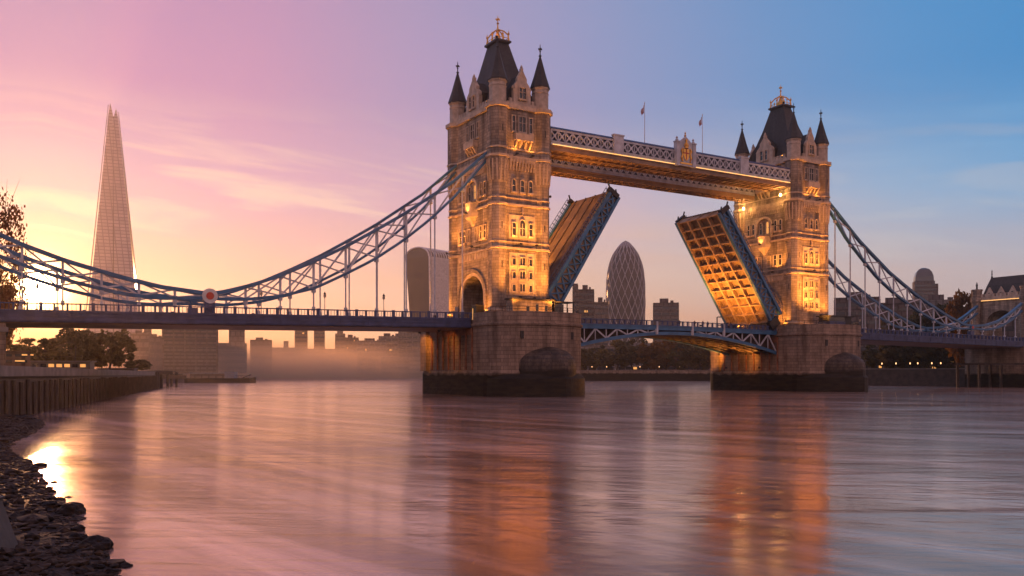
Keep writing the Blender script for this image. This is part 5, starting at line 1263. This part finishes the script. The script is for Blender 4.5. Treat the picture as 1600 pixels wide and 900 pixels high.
# flared tower with curved top
def flared():
    D = 1000; x, y = at(677, D); s = D / F
    t = thing('flared_office_tower', 'top heavy office tower with curved roof, just left of the nearer tower', 'skyscraper', (x, y, 4), -TH + rad(50))
    rr = []; H = zat(402, D) - 4
    n = 16; W0, W1 = 40 * s, 48 * s
    def half(z): q = z / H; return W0 * (1 - .10 * math.sin(q * math.pi * .5)) * (.88 + .34 * q ** 1.6)
    m = MB()
    for k in range(n + 1):
        z = H * k / n; a = half(z) * .80; b = half(z) * .60; rr.append([(-a, -b, z - 3), (a, -b, z - 3), (a, b, z - 3), (-a, b, z - 3)])
    m.rings(rr); m.build('glass_body', mat('bronze_glass', (.075, .052, .04), .35, .2, var=.2, vscale=.03), t)
    a, b = half(H) * .80, half(H) * .60
    m = MB(); arc = [(-b + .0, H - 3)] + [(-b * math.cos(math.pi * i / 12), H - 3 + 11.5 * math.sin(math.pi * i / 12)) for i in range(1, 12)] + [(b, H - 3)]
    m.extr([(-a, y_, z) for y_, z in arc], (2 * a, 0, 0)); m.build('curved_roof', MATS['bronze_glass'], t)
    MB().tube([(-a - .3, y_, z) for y_, z in arc], .9, 5).build('roof_edge', mat('pale_fin', (.75, .70, .68), .5), t)
    for k in range(14):
        x_ = -a + 2 * a * k / 13; MB().tube([(x_, y_ * 1.01, z + .3) for y_, z in arc[:9]], .6, 4).build('roof_fin', MATS['pale_fin'], t)
    for sd in (1,):
        for k in range(26):
            pts = []
            for j in range(n + 1):
                z = H * j / n; aa = half(z) * .80; bb = half(z) * .60; pts.append((-aa + 2 * aa * k / 25, -bb - .3, z - 3))
            MB().tube(pts, .8, 4).build('vertical_fin', mat('pale_fin', (.75, .70, .68), .5), t)
        for k in range(18):
            pts = []
            for j in range(n + 1):
                z = H * j / n; aa = half(z) * .80; bb = half(z) * .60; pts.append((aa + .3, -bb + 2 * bb * k / 17, z - 3))
            MB().tube(pts, .35, 4).build('vertical_fin', MATS['pale_fin'], t)
flared()
def dome_tower():
    D = 900; x, y = at(1443, D); s = D / F
    t = thing('domed_office_tower', 'grey office tower with rounded glass top behind the right chain', 'skyscraper', (x, y, 4), -TH - .3)
    H = zat(440, D) - 4; a = 14.5 * s; pts = lambda k, z: [(-a * k, -a * k * .8, z), (a * k, -a * k * .8, z), (a * k, a * k * .8, z), (-a * k, a * k * .8, z)]
    MB().rings([pts(1, -4), pts(1, H)]).build('wall', BLDS[2], t)
    MB().rings([pts(.92, H), pts(.88, H + 5), pts(.74, H + 9.5), pts(.5, H + 12.5), pts(.2, H + 14)]).build('glass_top', BGL, t)
    for k in range(22): z = H * (k + .6) / 23; MB().box(-a * .96, a * .96, -a * .8 - .25, -a * .8 - .02, z, z + 2.0).build('window_band', BGL, t)
    MB().box(a, a * 1.35, -a * .6, a * .6, -4, H - 3).build('stair_tower', BLDS[2], t)
dome_tower()

# ------------------------------------------------------------------ haze
hz = MB().box(-3350, 3350, -3350, 3350, -2.6, 330).build('haze', None)
hm = bpy.data.materials.new('haze_air'); hm.use_nodes = True; t = hm.node_tree; t.nodes.remove(t.nodes['Principled BSDF'])
pv = t.nodes.new('ShaderNodeVolumePrincipled'); pv.inputs['Color'].default_value = (1.0, .86, .74, 1); pv.inputs['Density'].default_value = .00014; pv.inputs['Anisotropy'].default_value = .72
t.links.new(pv.outputs[0], t.nodes['Material Output'].inputs['Volume']); hz.data.materials.append(hm); hz['kind'] = 'stuff'; tag(hz, 'thin warm morning haze over the river and city', 'haze')

# low mist lying on the river beyond the left span
mcx, mcy = camxy(-205, 640)
mz = MB().box(-330, 330, -330, 330, .15, 34).build('river_mist', None); mz.location = (mcx, mcy, 0); mz.rotation_euler = (0, 0, -TH)
mm_ = bpy.data.materials.new('river_mist_vapour'); mm_.use_nodes = True; t = mm_.node_tree; t.nodes.remove(t.nodes['Principled BSDF']); L = t.links.new
def vm(op, a, b, cl=False):
    n = t.nodes.new('ShaderNodeMath'); n.operation = op; n.use_clamp = cl
    for i_, x_ in enumerate((a, b)):
        if isinstance(x_, (int, float)): n.inputs[i_].default_value = x_
        else: L(x_, n.inputs[i_])
    return n.outputs[0]
pv = t.nodes.new('ShaderNodeVolumePrincipled'); pv.inputs['Color'].default_value = (1, .72, .50, 1); pv.inputs['Anisotropy'].default_value = .6
tcv = t.nodes.new('ShaderNodeTexCoord'); sp_ = t.nodes.new('ShaderNodeSeparateXYZ'); L(tcv.outputs['Object'], sp_.inputs[0])
n1 = t.nodes.new('ShaderNodeTexNoise'); n1.inputs['Scale'].default_value = .022; n1.inputs['Detail'].default_value = 4; L(tcv.outputs['Object'], n1.inputs[0])
rr_ = vm('SQRT', vm('ADD', vm('POWER', vm('ABSOLUTE', vm('DIVIDE', sp_.outputs[0], 190.0), 0), 2.0), vm('POWER', vm('ABSOLUTE', vm('DIVIDE', sp_.outputs[1], 320.0), 0), 2.0)), 0)
fall = t.nodes.new('ShaderNodeMapRange'); fall.interpolation_type = 'SMOOTHSTEP'; L(rr_, fall.inputs[0]); fall.inputs[1].default_value = .25; fall.inputs[2].default_value = 1.0; fall.inputs[3].default_value = 1; fall.inputs[4].default_value = 0
hh_ = vm('POWER', vm('SUBTRACT', 1.0, vm('DIVIDE', sp_.outputs[2], vm('ADD', 9.0, vm('MULTIPLY', n1.outputs[0], 34.0))), True), 1.6)
nn_ = t.nodes.new('ShaderNodeMapRange'); L(n1.outputs[0], nn_.inputs[0]); nn_.inputs[1].default_value = .35; nn_.inputs[2].default_value = .68; nn_.inputs[3].default_value = .2; nn_.inputs[4].default_value = 1
L(vm('MULTIPLY', vm('MULTIPLY', vm('MULTIPLY', hh_, fall.outputs[0]), nn_.outputs[0]), .042), pv.inputs['Density']); L(pv.outputs[0], t.nodes['Material Output'].inputs['Volume']); mz.data.materials.append(mm_); tag(mz, 'low glowing mist lying on the river beyond the left span', 'mist', kind='stuff')
